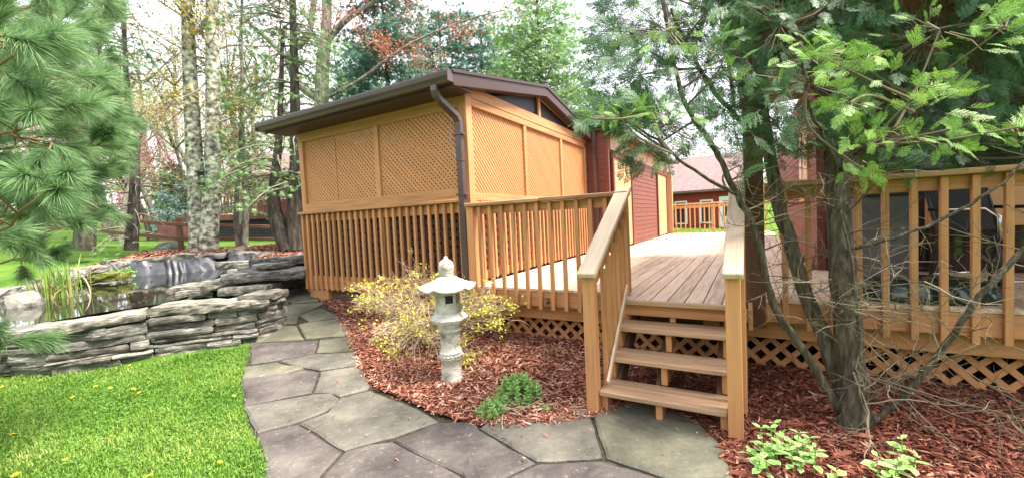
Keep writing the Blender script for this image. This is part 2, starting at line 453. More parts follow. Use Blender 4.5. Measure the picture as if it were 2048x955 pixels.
def flag_mat(n, a, b, c):
    return M('flagstone_' + n, [(0, a), (.45, b), (1, c)], ns=2.4, det=14, rough=.6, bump=.9, bs=9, bd=.03, rw=.12, spec=.35, lo=.34, hi=.66, speck=(30, .60, .72, (.26, .25, .22), .35))
fm = [flag_mat('purple', (.036, .029, .029), (.078, .065, .061), (.14, .122, .108)), flag_mat('olive', (.06, .056, .04), (.112, .106, .074), (.18, .17, .118)),
      flag_mat('grey', (.05, .046, .038), (.10, .092, .076), (.17, .155, .125))]
pick = [1, 1, 1, 1, 1, 1, 0, 1, 2, 1, 0, 2, 2, 2, 0, 0, 0, 2, 1, 0, 2]
for k, P in enumerate(stones_px):
    W = [np.array(T(x, y)) for x, y in P]; c = np.mean(W, axis=0)
    # densify, rough the outline
    R = []
    for i in range(len(W)):
        a, b = W[i], W[(i + 1) % len(W)]; n = max(1, int(np.linalg.norm(b - a) / .09))
        for j in range(n):
            p = a + (b - a) * j / n + np.array([*rng.normal(size=2) * .004, 0]); R.append(p)
    R = np.array(R); d = c - R; d[:, 2] = 0; L = np.linalg.norm(d, axis=1)[:, None]; R = R + d / L * .002
    n = len(R); ins = R + d / L * .02
    gz = lambda q: terr(q[:, 0], q[:, 1])
    hh = .022 + rng.uniform(0, .012)
    top = np.column_stack([ins[:, :2], gz(ins) + hh]); edge = np.column_stack([R[:, :2], gz(R) + hh - .012]); low = np.column_stack([R[:, :2], gz(R) - .02])
    ctr = np.array([[c[0], c[1], gz(np.array([c]))[0] + hh]])
    mid = (top + ctr) / 2; mid[:, 2] = gz(mid) + hh + rng.normal(size=n) * .002
    VV = np.concatenate([low, edge, top, mid, ctr]); i = np.arange(n); j = (i + 1) % n
    Q = np.concatenate([np.stack([r * n + i, r * n + j, (r + 1) * n + j, (r + 1) * n + i], 1) for r in range(3)])
    area = sum(R[a][0] * R[(a + 1) % n][1] - R[(a + 1) % n][0] * R[a][1] for a in range(n))
    Tq = np.stack([3 * n + i, 3 * n + j, np.full(n, 4 * n)], 1)
    if area < 0: Q = Q[:, ::-1]; Tq = Tq[:, ::-1]
    part('flagstone', mesh_from('flagstone', VV - c, [Q, Tq], fm[pick[k]]), path, tuple(c))

# ------------------------------------------------------------------ mulch beds
m_mulch = M('mulch_soil', [(0, (.03, .010, .008)), (.5, (.10, .030, .022)), (1, (.2, .07, .05))], ns=45, det=8, rough=.95, bump=1, bs=60, bd=.03, rnd=None, spec=.1)
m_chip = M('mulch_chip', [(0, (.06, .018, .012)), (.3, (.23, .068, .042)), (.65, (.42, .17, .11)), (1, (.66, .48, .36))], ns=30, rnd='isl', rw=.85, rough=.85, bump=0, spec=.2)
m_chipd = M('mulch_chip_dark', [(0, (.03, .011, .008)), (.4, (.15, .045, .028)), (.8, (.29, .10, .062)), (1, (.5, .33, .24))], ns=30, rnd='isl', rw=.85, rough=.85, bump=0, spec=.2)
def chips(pts, zf, Ls, m, name, label):
    pts = pts + rng.normal(size=pts.shape) * .02
    n = len(pts); a = rng.uniform(0, 2 * np.pi, n); tilt = rng.normal(size=n) * .28
    X = np.stack([np.cos(a) * np.cos(tilt), np.sin(a) * np.cos(tilt), np.sin(tilt)], 1)
    Z = np.stack([rng.normal(size=n) * .5, rng.normal(size=n) * .5, np.ones(n)], 1)
    TV = np.array([(-.5, -.05, 0), (-.5, .07, 0), (0, -.1, .05), (0, .1, .07), (.5, -.03, .0), (.5, .05, .02), (0, 0, -.06)])
    TF = [np.array([(0, 2, 3, 1), (2, 4, 5, 3)]), np.array([(0, 6, 2), (2, 6, 4)])]
    s = Ls * rng.lognormal(0, .45, n)
    P3 = np.column_stack([pts, zf(pts[:, 0], pts[:, 1]) + rng.uniform(.002, .02, n)])
    Vc, Fc = scatter(TV, TF, P3, X, Z, s)
    o = part(name, mesh_from(name, Vc, Fc, m), kind='stuff'); tag(o, label, 'mulch'); return o
def bump(cx, cy, r, h): return lambda x, y: h * np.exp(-((x - cx) ** 2 + (y - cy) ** 2) / r ** 2)
bed1_px = [(640,606),(668,622),(700,690),(722,745),(752,782),(800,800),(870,832),(950,854),(1050,858),(1130,848),(1215,834),(1300,800),(1440,800),(1440,700),(1260,668)]
bed1 = [T(x, y)[:2] for x, y in bed1_px] + [G(.3, 2.8, 0)[:2], G(.35, .2, 0)[:2], G(.35, -3.15, 0)[:2]]
lbump = bump(-.5, 4.0, 1.0, .03)
V, F = sheet(bed1, .09, .016, None, 'mulch_bed', zf=lbump)
part('mulch_bed', mesh_from('mulch_bed', V, F, m_mulch, True), kind='structure')
tz1 = lambda x, y: terr(x, y) + .018 + lbump(x, y)
chips(samp(bed1, 42000), tz1, .032, m_chip, 'mulch_chips', 'red shredded bark mulch round the stone lantern')
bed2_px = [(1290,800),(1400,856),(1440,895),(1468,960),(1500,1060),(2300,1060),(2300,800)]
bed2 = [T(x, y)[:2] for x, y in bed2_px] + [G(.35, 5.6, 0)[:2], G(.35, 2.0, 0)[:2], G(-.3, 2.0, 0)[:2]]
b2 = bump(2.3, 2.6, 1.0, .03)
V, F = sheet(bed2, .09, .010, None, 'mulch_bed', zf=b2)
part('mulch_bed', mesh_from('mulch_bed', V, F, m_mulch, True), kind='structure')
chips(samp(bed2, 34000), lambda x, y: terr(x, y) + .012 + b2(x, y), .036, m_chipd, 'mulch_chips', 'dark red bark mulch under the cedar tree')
bed3 = np.concatenate([(BL + BN * .36)[1:], [onz(560, 530, .9)[:2]], [(-3.9, 8.6), (-2.4, 8.8), (-2.0, 13.6), (-4.5, 13.9), (-8, 13.8), (-11.5, 13.0)]])
b3a = bump(-6.2, 12.4, 1.3, .16); b3b = bump(-3.0, 11.5, 1.4, .12)
zf3 = lambda x, y: b3a(x, y) + b3b(x, y)
V, F = sheet(bed3, .3, .05, None, 'mulch_bed', zf=zf3)
part('mulch_bed', mesh_from('mulch_bed', V, F, m_mulch, True), kind='structure')
chips(samp(bed3, 16000), lambda x, y: terr(x, y) + .052 + zf3(x, y), .07, m_chip, 'mulch_chips', 'bright red mulch berm under the birch trees behind the pond')

pp = samp(path_poly, 1500); dd = np.min(np.linalg.norm(pp[:, None] - np.array([T(x, y)[:2] for x, y in ((700,690),(745,775),(800,800),(870,832),(950,854),(1050,858),(1180,840),(1300,830),(1420,900))])[None], axis=2), axis=1)
pp = pp[rng.uniform(size=len(pp)) < np.exp(-dd / .22) + .03]
chips(pp, lambda x, y: terr(x, y) + .03, .022, m_chip, 'mulch_chips', 'stray bits of bark blown onto the flagstones')
# ------------------------------------------------------------------ grass blades of the near lawn
lawn_px = [(-300, 800), (0, 757), (160, 747), (300, 726), (420, 703), (505, 690), (484, 760), (497, 850), (527, 905), (560, 1000), (600, 1100), (-700, 1100)]
lawn = [T(x, y)[:2] for x, y in lawn_px]
g = samp(lawn, 130000)
g = g + rng.normal(size=g.shape) * .015
keep = rng.uniform(size=len(g)) < np.clip(1.25 - .16 * np.hypot(g[:, 0], g[:, 1]), .35, 1); g = g[keep]
n = len(g); hgt = rng.uniform(.025, .062, n) * (.75 + .5 * np.array([mnoise.noise((x * 2.2, y * 2.2, 0)) for x, y in g])); a = rng.uniform(0, 2 * np.pi, n); w = rng.uniform(.0018, .0042, n)
b0 = np.column_stack([g, terr(g[:, 0], g[:, 1])]); side = np.stack([np.cos(a), np.sin(a), np.zeros(n)], 1); ln = np.stack([-np.sin(a), np.cos(a), np.zeros(n)], 1) * (hgt * rng.uniform(.1, .9, n))[:, None]
up = np.zeros((n, 3)); up[:, 2] = hgt
Vg = np.stack([b0 - side * w[:, None], b0 + side * w[:, None], b0 + up * .6 + ln * .35 - side * w[:, None] * .8, b0 + up * .6 + ln * .35 + side * w[:, None] * .8, b0 + up * .95 + ln], 1).reshape(-1, 3)
o5 = np.arange(n)[:, None] * 5
m_grass = M('grass_blade', [(0, (.035, .10, .010)), (.35, (.085, .20, .020)), (.65, (.19, .32, .045)), (.88, (.34, .43, .10)), (1, (.55, .5, .22))], ns=1.3, rnd='isl', rw=.5, rough=.6, bump=0, trans=.3)
gr = part('grass', mesh_from('grass', Vg, [o5 + np.array([[0, 1, 3, 2]]), o5 + np.array([[2, 3, 4]])], m_grass), kind='stuff')
tag(gr, 'short bright green lawn grass in front of the stone pond wall', 'grass')
# clover-like weeds in the lawn
cl = samp(lawn, 5200); nc = len(cl)
Vc, Fc = scatter(LEAF_V, LEAF_F, np.column_stack([np.repeat(cl, 3, 0) + rng.normal(size=(nc * 3, 2)) * .006, np.repeat(terr(cl[:, 0], cl[:, 1]) + rng.uniform(.02, .05, nc), 3)]), rdir(nc * 3, .2, .3), rdir(nc * 3, 1.6, .4), rng.uniform(.012, .026, nc * 3))
m_clover = M('clover_leaf', [(0, (.05, .14, .014)), (1, (.17, .3, .06))], ns=3, rnd='isl', rw=.7, rough=.5, bump=0, trans=.3)
clo = part('clover', mesh_from('clover', Vc, Fc, m_clover), kind='stuff'); tag(clo, 'small clover leaves mixed into the lawn', 'clover')
# dandelions
m_dan = M('dandelion_yellow', [(0, (.75, .42, .01)), (1, (.9, .62, .03))], rnd='isl', rough=.7, bump=0)
m_stem = M('soft_green_stem', [(0, (.12, .25, .04)), (1, (.2, .35, .08))], rnd=None, rough=.6, bump=0)
pet = np.array([(0, -.06, 0), (0, .06, 0), (1, .12, .12), (1.05, 0, .14), (1, -.12, .12)])
a = np.linspace(0, 2 * np.pi, 15, endpoint=False); Vd = []; Fd = []
mbd = MB()
for ring, (rr, tl, k) in enumerate(((1, .1, 15), (.75, .5, 13), (.45, 1.2, 9))):
    a = np.linspace(0, 2 * np.pi, k, endpoint=False) + ring
    X = np.stack([np.cos(a), np.sin(a), np.full(k, tl)], 1); Z = np.stack([-np.cos(a) * tl, -np.sin(a) * tl, np.ones(k)], 1)
    vv, ff = scatter(pet, [np.array([(0, 4, 3), (0, 3, 1), (1, 3, 2)])], np.zeros((k, 3)), X, Z, .019 * rr); mbd.add(vv, ff)
me_head = mbd.mesh('head', m_dan)
mbs = MB(); mbs.tube([(0, 0, 0), (.002, 0, .02), (0, .002, .047)], .0018, 5); me_st = mbs.mesh('stem', m_stem)
for (x, y) in [(145,603),(342,625),(393,632),(260,665),(8,630),(5,695),(110,767),(45,797),(235,885),(55,943),(463,548),(547,568),(520,600),(532,610),(495,648),(475,632),(587,627),(645,557),(677,575),(715,533),(835,660),(785,892),(533,947)]:
    p = T(x / 1.785, 420 + y / 1.785, .045); p[2] -= .045
    t = thing('dandelion', 'yellow dandelion flower in the lawn', 'flower', p, random.uniform(0, 6), 'dandelions in the lawn')
    s = random.uniform(.6, .95); t.scale = (s, s, s)
    part('stem', me_st, t); h = part('head', me_head, t, (0, 0, .046)); h.rotation_euler = (random.uniform(-.4, .4), random.uniform(-.4, .4), 0)

# ================================================================== POND
m_water = bpy.data.materials.new('pond_water'); m_water.use_nodes = True
bs = m_water.node_tree.nodes['Principled BSDF']; bs.inputs['Base Color'].default_value = (.012, .012, .008, 1); bs.inputs['Roughness'].default_value = .03; bs.inputs['IOR'].default_value = 1.33; bs.inputs['Specular IOR Level'].default_value = .6
nn = m_water.node_tree.nodes.new('ShaderNodeTexNoise'); nn.inputs['Scale'].default_value = 5; nb = m_water.node_tree.nodes.new('ShaderNodeBump'); nb.inputs['Strength'].default_value = .03
m_water.node_tree.links.new(nn.outputs['Fac'], nb.inputs['Height']); m_water.node_tree.links.new(nb.outputs[0], bs.inputs['Normal'])
cen = pond.mean(0); pw = cen + (pond - cen) * 1.04
vw, ew, fw, *_ = delaunay_2d_cdt([Vector(p) for p in pw], [], [list(range(len(pw)))], 1, 1e-5)
part('pond_water', mesh_from('pond_water', [(p.x, p.y, ZW) for p in vw], np.array([f for f in fw]), m_water), kind='structure')

m_slate = M('ledge_slate', [(0, (.035, .033, .032)), (.3, (.115, .107, .10)), (.55, (.25, .235, .21)), (.8, (.41, .385, .34)), (1, (.54, .51, .45))], ns=4.5, st=(1, 1, 4.5), det=14, rough=.8, bump=1, bs=6, bst=(1.2, 1.2, 9), bd=.06, rw=.3, lo=.32, hi=.68, speck=(11, .58, .66, (.55, .54, .48), .6))
m_slate2 = M('ledge_slate_lichen', [(0, (.045, .042, .036)), (.4, (.135, .125, .105)), (.7, (.26, .24, .2)), (1, (.46, .43, .35))], ns=8, st=(1, 1, 2), det=14, rough=.85, bump=1, bs=7, bst=(1.2, 1.2, 7), bd=.06, rw=.25, lo=.33, hi=.67)
m_moss = M('moss_green', [(0, (.03, .05, .008)), (.5, (.10, .12, .02)), (1, (.26, .24, .05))], ns=25, rough=.95, bump=1, bs=80, bd=.02, rnd=None)
def stone_mesh(lx, ly, lz, seed, mat, rough=.016, taper=.06):
    nx = max(3, int(lx / .09)); ny = max(2, int(ly / .14)); nz = 3 if lz > .06 else 2
    pts = {}; V = []; Q = []
    def vid(i, j, k):
        if (i, j, k) not in pts:
            p = np.array([(i / nx - .5) * lx, (j / ny - .5) * ly, (k / nz - .5) * lz])
            e = abs(k / nz - .5) * 2
            p[1] *= 1 - .05 * e ** 2
            p[0] *= 1 - taper * e ** 2 * random.random()
            q = Vector(p * 5 + seed * 7.31); nv = mnoise.noise_vector(q); nv2 = mnoise.noise_vector(q * 3.1)
            p = p + np.array(nv) * (rough * 1.5, rough * 1.8, rough) + np.array(nv2) * (rough * .8, rough * 1.2, rough * .5)
            pts[(i, j, k)] = len(V); V.append(p)
        return pts[(i, j, k)]
    for i in range(nx):
        for j in range(ny):
            Q.append([vid(i, j, 0), vid(i, j + 1, 0), vid(i + 1, j + 1, 0), vid(i + 1, j, 0)]); Q.append([vid(i, j, nz), vid(i + 1, j, nz), vid(i + 1, j + 1, nz), vid(i, j + 1, nz)])
    for i in range(nx):
        for k in range(nz):
            Q.append([vid(i, 0, k), vid(i + 1, 0, k), vid(i + 1, 0, k + 1), vid(i, 0, k + 1)]); Q.append([vid(i, ny, k), vid(i, ny, k + 1), vid(i + 1, ny, k + 1), vid(i + 1, ny, k)])
    for j in range(ny):
        for k in range(nz):
            Q.append([vid(0, j, k), vid(0, j, k + 1), vid(0, j + 1, k + 1), vid(0, j + 1, k)]); Q.append([vid(nx, j, k), vid(nx, j + 1, k), vid(nx, j + 1, k + 1), vid(nx, j, k + 1)])
    return mesh_from('stone', V, np.array(Q), mat)
SEED = [1]
def put_stone(par, mat, lx, ly, lz, c, ang, tilt=0, rough=.012, name='stone'):
    SEED[0] += 1
    o = part(name, stone_mesh(lx, ly, lz, SEED[0], mat, rough), par, tuple(c)); o.rotation_euler = (random.gauss(0, .012), tilt, ang); return o
def polyl(P):
    P = np.asarray(P); d = np.concatenate([[0], np.cumsum(np.hypot(*np.diff(P[:, :2], axis=0).T))])
    def f(s):
        return np.array([np.interp(s, d, P[:, 0]), np.interp(s, d, P[:, 1])])
    def tan(s):
        a = f(max(0, s - .06)); b = f(min(d[-1], s + .06)); t = b - a; return t / np.linalg.norm(t)
    return f, tan, d[-1]
def dry_wall(par, base, topz, thick, smax_fn, capd=.5, cap=True, layers=(.035, .11), inner=1):
    f, tan, L = polyl(base)
    s = 0
    while s < L - .05:
        seg = min(random.uniform(.7, 1.3), L - s)
        if seg < .25: break
        z0 = float(terr(*f(s + seg / 2))[0]) - .06; z1 = topz(s + seg / 2) - (.09 if cap else 0)
        z = z0
        while z < z1 - .03:
            h = min(random.uniform(*layers), z1 - z)
            if z1 - z - h < .04: h = z1 - z
            x = s + random.uniform(-.05, .05)
            while x < s + seg - .06:
                ln = smax_fn(x) * random.uniform(.5, 1.2) * (1 + h * 3)
                if x + ln > s + seg - .15: ln = s + seg - x + random.uniform(-.02, .05)
                m = x + ln / 2; t = tan(min(max(m, 0), L)); nrm = np.array([-t[1], t[0]]) * inner
                p = f(min(max(m, 0), L)) + nrm * (thick / 2 + random.uniform(-.03, .045))
                hh = h - random.uniform(.002, .009)
                put_stone(par, random.choice([m_slate, m_slate, m_slate2]), ln - random.uniform(.004, .014), thick, hh, (p[0], p[1], z + hh / 2), math.atan2(t[1], t[0]), random.gauss(0, .012))
                x += ln
            z += h
        s += seg
    if cap:
        s = 0
        while s < L - .12:
            ln = min(smax_fn(s) * random.uniform(1.3, 2.2), L - s + .02)
            if L - s - ln < .15: ln = L - s + .02
            m = s + ln / 2; t = tan(m); nrm = np.array([-t[1], t[0]]) * inner
            p = f(m) + nrm * (capd / 2 - random.uniform(.02, .05)); h = random.uniform(.075, .105)
            put_stone(par, random.choice([m_slate, m_slate2]), ln - .012, capd, h, (p[0], p[1], topz(m) - h / 2 + random.uniform(-.01, .01)), math.atan2(t[1], t[0]), random.gauss(0, .02), rough=.02, name='cap_stone')
            s += ln
fw_px = [(-420, 810), (-200, 783), (-60, 765), (0, 758), (100, 752), (167, 745), (250, 728), (332, 709), (420, 698), (475, 691)]
fwb = [T(x, y)[:2] for x, y in fw_px]
tipc = np.array(fwb[-1])
fwb += [tipc + np.array(d) for d in ((.14, .06), (.26, .17), (.33, .32), (.33, .5), (.24, .66), (.08, .76))]
stw = thing('stone_wall', 'grey dry stacked slate wall round the front of the pond', 'stone wall', (*fwb[5], 0)); OFF[stw.name] = tuple(stw.location)
Lf = polyl(fwb)[2]
dry_wall(stw, fwb, lambda s: .53 + .15 * min(1, max(0, (s - 1.0) / (Lf - 1.5))), .36, lambda s: .62 if s < Lf - 1.4 else .3, capd=.46)
bw = [T(x, y)[:2] for x, y in ((520, 612), (545, 603), (570, 597), (600, 584), (618, 577))]; bw.append(bw[-1] + np.array([.25, 1.2])); bw.append(bw[-1] + np.array([.6, 1.2]))
stw2 = thing('stone_wall', 'mossy dry stacked stone wall holding up the mulch beside the lattice room', 'stone wall', (*bw[2], .3)); OFF[stw2.name] = tuple(stw2.location)
dry_wall(stw2, bw, lambda s: .98, .4, lambda s: .3, capd=.55, layers=(.04, .1))
# low ledge between the walls and stones on the pond rim
edge = thing('pond_edging', 'line of flat rim stones along the far edge of the pond', 'edging stones', tuple(onz(350, 530, .75))); OFF[edge.name] = tuple(edge.location)
def pxstone(par, x, y, z, lx, ly, lz, ang=0, m=None, rough=.02, tilt=0, name='stone'):
    c = onz(x, y, z); return put_stone(par, m or random.choice([m_slate, m_slate2]), lx, ly, lz, c, ang, tilt, rough, name)
for (x, y, z, lx, ly, lz, an) in [(540,548,.80,1.2,.6,.14,.2),(500,556,.72,.9,.7,.10,.3),(560,520,.98,.9,.6,.12,.5),(600,514,1.0,.8,.6,.1,.9),(480,528,.85,.7,.5,.14,-.2),(490,543,.74,.5,.5,.12,.5),(520,532,.86,.6,.4,.14,.2)]:
    pxstone(edge, x, y, z, lx, ly, lz, an)
fb, tb_, Lb = polyl((BL + BN * .52)[1:]); s = .2
while s < Lb - .1:
    ln = random.uniform(.45, .95); q = fb(s + ln / 2); t_ = tb_(min(s + ln / 2, Lb)); h_ = random.uniform(.12, .24)
    put_stone(edge, random.choice([m_slate, m_slate2, m_slate2]), ln - .03, random.uniform(.4, .6), h_, (q[0], q[1], float(terr(q[0], q[1])[0]) + h_ * .25), math.atan2(t_[1], t_[0]) + random.gauss(0, .12), random.gauss(0, .04), rough=.035); s += ln
led = thing('ledge_stones', 'broad pale flat stones stepping down into the pond beside the wall', 'stones', tuple(onz(430, 575, .6))); OFF[led.name] = tuple(led.location)
for (x, y, z, lx, ly, lz, an) in [(425,572,.60,1.0,.75,.13,.25),(470,566,.66,.8,.6,.12,.4),(505,576,.62,.7,.6,.12,.1),(395,585,.55,.5,.4,.12,.4),(520,590,.5,.5,.5,.3,.1)]:
    pxstone(led, x, y, z, lx, ly, lz, an, m_slate2)
wf = thing('waterfall_stones', 'stack of dark mossy stones at the shaded end of the pond', 'stones', tuple(onz(200, 560, .5))); OFF[wf.name] = tuple(wf.location)
for (x, y, z, lx, ly, lz, an) in [(195,556,.58,1.1,.6,.12,.1),(215,542,.70,.9,.6,.12,-.1),(160,548,.66,.9,.6,.14,.1),(190,530,.80,1.1,.6,.13,.05),(140,532,.78,.8,.6,.14,.1),(120,556,.6,.7,.6,.2,.2)]:
    pxstone(wf, x, y, z, lx, ly, lz, an)
mm = onz(222, 552, .7); put_stone(wf, m_moss, .55, .4, .16, mm, .1, 0, .03, 'moss_cushion')
mm = onz(205, 520, .88); put_stone(wf, m_moss, .8, .35, .06, mm, .1, 0, .02, 'moss_cushion')
# liner
m_liner = M('rubber_liner', [(0, (.02, .021, .026)), (.6, (.05, .052, .062)), (1, (.12, .125, .14))], ns=2.5, rough=.38, bump=.25, bs=5, bd=.03, rnd=None, spec=.5)
lp = [onz(x, y, ZW)[:2] for x, y in ((222, 556), (250, 553), (300, 549), (360, 545), (400, 542), (448, 537), (475, 543))]
fl, tl, Ll = polyl(lp); ns_ = 200; nr = 9; V = []
for i in range(ns_):
    s = Ll * i / (ns_ - 1); p = fl(s); t = tl(s); nrm = np.array([-t[1], t[0]])
    for k in range(nr):
        q = k / (nr - 1); fold = .10 * math.sin(s * 11 + 2.2 * math.sin(s * 2.3) + q * 3.5) * (.3 + q) + .05 * math.sin(s * 27 + q * 6 + 3 * math.sin(s * 5)) + .06 * mnoise.noise((s * 3, q * 2, 3))
        P = p + nrm * (-.1 + .36 * q + fold * .7)
        V.append((P[0], P[1], ZW - .1 + .44 * q + .03 * mnoise.noise((s * 2, q, 9))))
i = (np.arange(ns_ - 1)[:, None] * nr + np.arange(nr - 1)[None]).ravel(); base = np.array([*fl(Ll / 2), ZW])
lo = part('pond_liner', mesh_from('pond_liner', np.array(V) - base, np.stack([i, i + nr, i + nr + 1, i + 1], 1), m_liner, True), loc=tuple(base))
tag(lo, 'wrinkled black rubber liner showing above the far pond water', 'pond liner')
st = MB(); p0 = onz(215, 506, .98); p1 = onz(302, 531, .78); st.tube([p0, (p0 + p1) / 2 + np.array([0, 0, .02]), p1], [.02, .017, .012], 6)
V = np.concatenate(st.v) - p0; st.v = [V]
tag(part('fallen_branch', st.mesh('fallen_branch', M('grey_stick', [(0, (.2, .16, .12)), (1, (.4, .35, .28))], rnd=None)), loc=tuple(p0)), 'bare stick lying over the rubber liner', 'branch')
# boulder
def blob(r, seed, mat, sub=3, amp=.18, sq=(1, 1, 1)):
    import bmesh
    bm = bmesh.new(); bmesh.ops.create_icosphere(bm, subdivisions=sub, radius=1)
    for v in bm.verts:
        n = mnoise.noise(v.co * 1.6 + Vector((seed, 0, 0))) * amp + mnoise.noise(v.co * 4 + Vector((seed, 0, 0))) * amp * .4
        v.co *= 1 + n; v.co = Vector((v.co.x * r * sq[0], v.co.y * r * sq[1], v.co.z * r * sq[2]))
    me = bpy.data.meshes.new('rock'); bm.to_mesh(me); bm.free(); me.materials.append(mat); return me
m_rock = M('pale_rock', [(0, (.07, .065, .055)), (.5, (.17, .16, .14)), (1, (.30, .28, .245))], ns=4, rough=.85, bump=.6, bs=15)
bo = onz(48, 612, .55); tag(part('boulder', blob(.3, 3, m_rock, 3, .2, (.8, .7, .75)), loc=tuple(bo)), 'pale angular boulder at the pond edge under the pine', 'boulder')
bo = T(340, 497); tag(part('boulder', blob(.45, 8, m_rock, 3, .2, (1.1, .8, .55)), loc=tuple(bo)), 'grey rounded boulder on the mulch beside the fence post', 'boulder')
# water irises / cattails
m_iris = M('iris_leaf', [(0, (.10, .20, .03)), (.6, (.2, .34, .06)), (1, (.42, .40, .14))], ns=3, rnd='isl', rw=.7, rough=.5, bump=0, trans=.25)
m_dry = M('dry_reed', [(0, (.3, .2, .1)), (1, (.55, .42, .24))], ns=3, rnd='isl', rw=.7, rough=.8, bump=0)
def blades(par, n, h, r, lean, m, name, w=.012, z0=0):
    mb = MB()
    for _ in range(n):
        a = random.uniform(0, 6.28); b = random.uniform(0, r); x, y = b * math.cos(a), b * math.sin(a); hh = h * random.uniform(.55, 1.1); da = random.uniform(0, 6.28); ll = hh * random.uniform(.02, lean)
        c = np.array([math.cos(da + 1.5), math.sin(da + 1.5), 0]) * w; dv = np.array([math.cos(da), math.sin(da), 0]); P = []
        for q, ww in ((0, .8), (.35, 1), (.7, .8), (1, .06)):
            p = np.array([x, y, z0]) + dv * ll * q ** 2 + np.array([0, 0, hh * q * (1 - .3 * (ll / hh) * q)]); P += [p - c * ww, p + c * ww]
        mb.add(P, np.array([(0, 1, 3, 2), (2, 3, 5, 4), (4, 5, 7, 6)]))
    return part(name, mb.mesh(name, m), par)
for k, (x, y, n, h, lab) in enumerate([(98, 600, 34, .62, 'clump of green iris leaves rising from the pond, next to the boulder'), (128, 598, 32, .7, 'clump of green iris leaves rising from the pond above dry bent reeds'), (157, 590, 7, .85, 'thin sparse clump of tall reeds standing alone in the pond')]):
    p = onz(x, y, ZW - .03); t = thing('iris_clump', lab, 'water plant', p)
    blades(t, n, h, .2, .3, m_iris, 'leaves', .011); blades(t, 16 if k < 2 else 3, .42, .22, 1.1, m_dry, 'dry_leaves', .009)
p = onz(250, 552, ZW + .08); t = thing('marsh_plant', 'small leafy green plant at the foot of the rubber liner', 'water plant', p)
n = 160; q = rng.normal(size=(n, 3)) * (.11, .08, .09); q[:, 2] = abs(q[:, 2])
m_fresh = M('fresh_leaf', [(0, (.10, .26, .03)), (.6, (.22, .42, .07)), (1, (.4, .55, .16))], ns=6, rnd='isl', rw=.7, rough=.45, bump=0, trans=.3)
Vl, Fl = scatter(LEAF_V, LEAF_F, q, rdir(n), rdir(n, .8), .07); part('leaves', mesh_from('leaves', Vl, Fl, m_fresh), t)
# ================================================================== LATTICE ROOM (gazebo)
D = .74
gz = gthing('lattice_porch', 'tan lattice walled garden room with brown low gable roof', 'porch', -1.6, 2.0, .3)
tanx, tany, tanz = wood('tan', 'x'), wood('tan', 'y'), wood('tan', 'z')
LW = -3.27
def post(par, x, y, z0, z1, w=.09, m=None, name='post'): return piece(name, par, m or tanz, x - w / 2, x + w / 2, y - w / 2, y + w / 2, z0, z1)
# corner and mid posts of the front (u = 0) wall : face toward camera at y=0
piece('post', gz, tanz, LW, LW + .10, .0, .10, .50, 3.0)
piece('post', gz, tanz, -.12, 0.0, 0.0, .12, .50, 3.02)
piece('post', gz, tanz, -1.60, -1.51, .012, .09, 1.76, 2.88)
piece('post', gz, tanz, -1.60, -1.51, .03, .09, .60, 1.72)
piece('post', gz, tanz, -.1, 0, 4.06, 4.16, D, 3.0)
# frieze boards and rails front
piece('frieze_board', gz, tanx, LW - .004, -.122, .004, .045, 2.86, 3.02)
piece('frieze_board', gz, tanx, LW - .004, -.002, -.012, .0, 2.965, 3.06)
piece('rail', gz, tanx, LW + .1, -.122, .0, .06, 1.77, 1.89)
piece('ledge', gz, tanx, LW - .03, -.13, -.075, .05, 1.725, 1.768, .008)
piece('rail', gz, tanx, LW + .1, -.122, .005, .05, 1.60, 1.724)
piece('rim_board', gz, tanx, LW, -.005, -.005, .04, .56, .765)
latx = M('lattice_paint', [(0, (.46, .21, .088)), (1, (.56, .265, .115))], ns=20, rough=.65, bump=.05, rnd='isl', rw=.6)
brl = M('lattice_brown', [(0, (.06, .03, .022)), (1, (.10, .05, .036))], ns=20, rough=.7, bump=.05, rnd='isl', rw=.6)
for a, b in ((LW + .1, -2.435), (-2.43, -1.6), (-1.51, -.12)):
    lattice(gz, latx, 'u', a + .004, 1.89, .05, b - a - .008, .97, .048, .0315, .006)
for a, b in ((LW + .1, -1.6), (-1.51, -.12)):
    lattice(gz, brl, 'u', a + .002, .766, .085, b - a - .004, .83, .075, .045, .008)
# balusters front
nb = 26
for k in range(nb):
    x = LW + .03 + k * (3.27 - .17) / (nb - 1)
    piece('baluster', gz, tanz, x - .019, x + .019, -.044, -.006, .55, 1.722, .003)
# gable wall (x = 0)
for y0, y1 in ((1.46, 1.545), (2.84, 2.92)): piece('post', gz, tanz, -.075, -.006, y0, y1, 1.82, 2.885)
piece('beam', gz, tany, -.09, .0, .121, 4.16, 2.885, 2.972)
# tapered upper beam
piece('beam', gz, tany, -.085, .006, -.012, 4.17, 2.975, 3.115)
piece('rail', gz, tany, -.08, .0, .121, 4.06, 1.74, 1.83)
piece('rail', gz, tany, -.08, .0, .121, 4.06, 1.6, 1.735)
piece('rail', gz, tany, -.08, .0, .121, 4.06, D + .02, .86)
for a, b in ((.12, 1.46), (1.545, 2.84), (2.92, 4.06)):
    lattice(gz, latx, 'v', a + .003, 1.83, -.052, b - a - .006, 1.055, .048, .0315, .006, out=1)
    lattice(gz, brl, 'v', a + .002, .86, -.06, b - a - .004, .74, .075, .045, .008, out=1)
nb = 30
for k in range(nb):
    y = .19 + k * 3.85 / (nb - 1)
    piece('baluster', gz, tanz, .006, .044, y - .019, y + .019, .765, 1.735, .003)
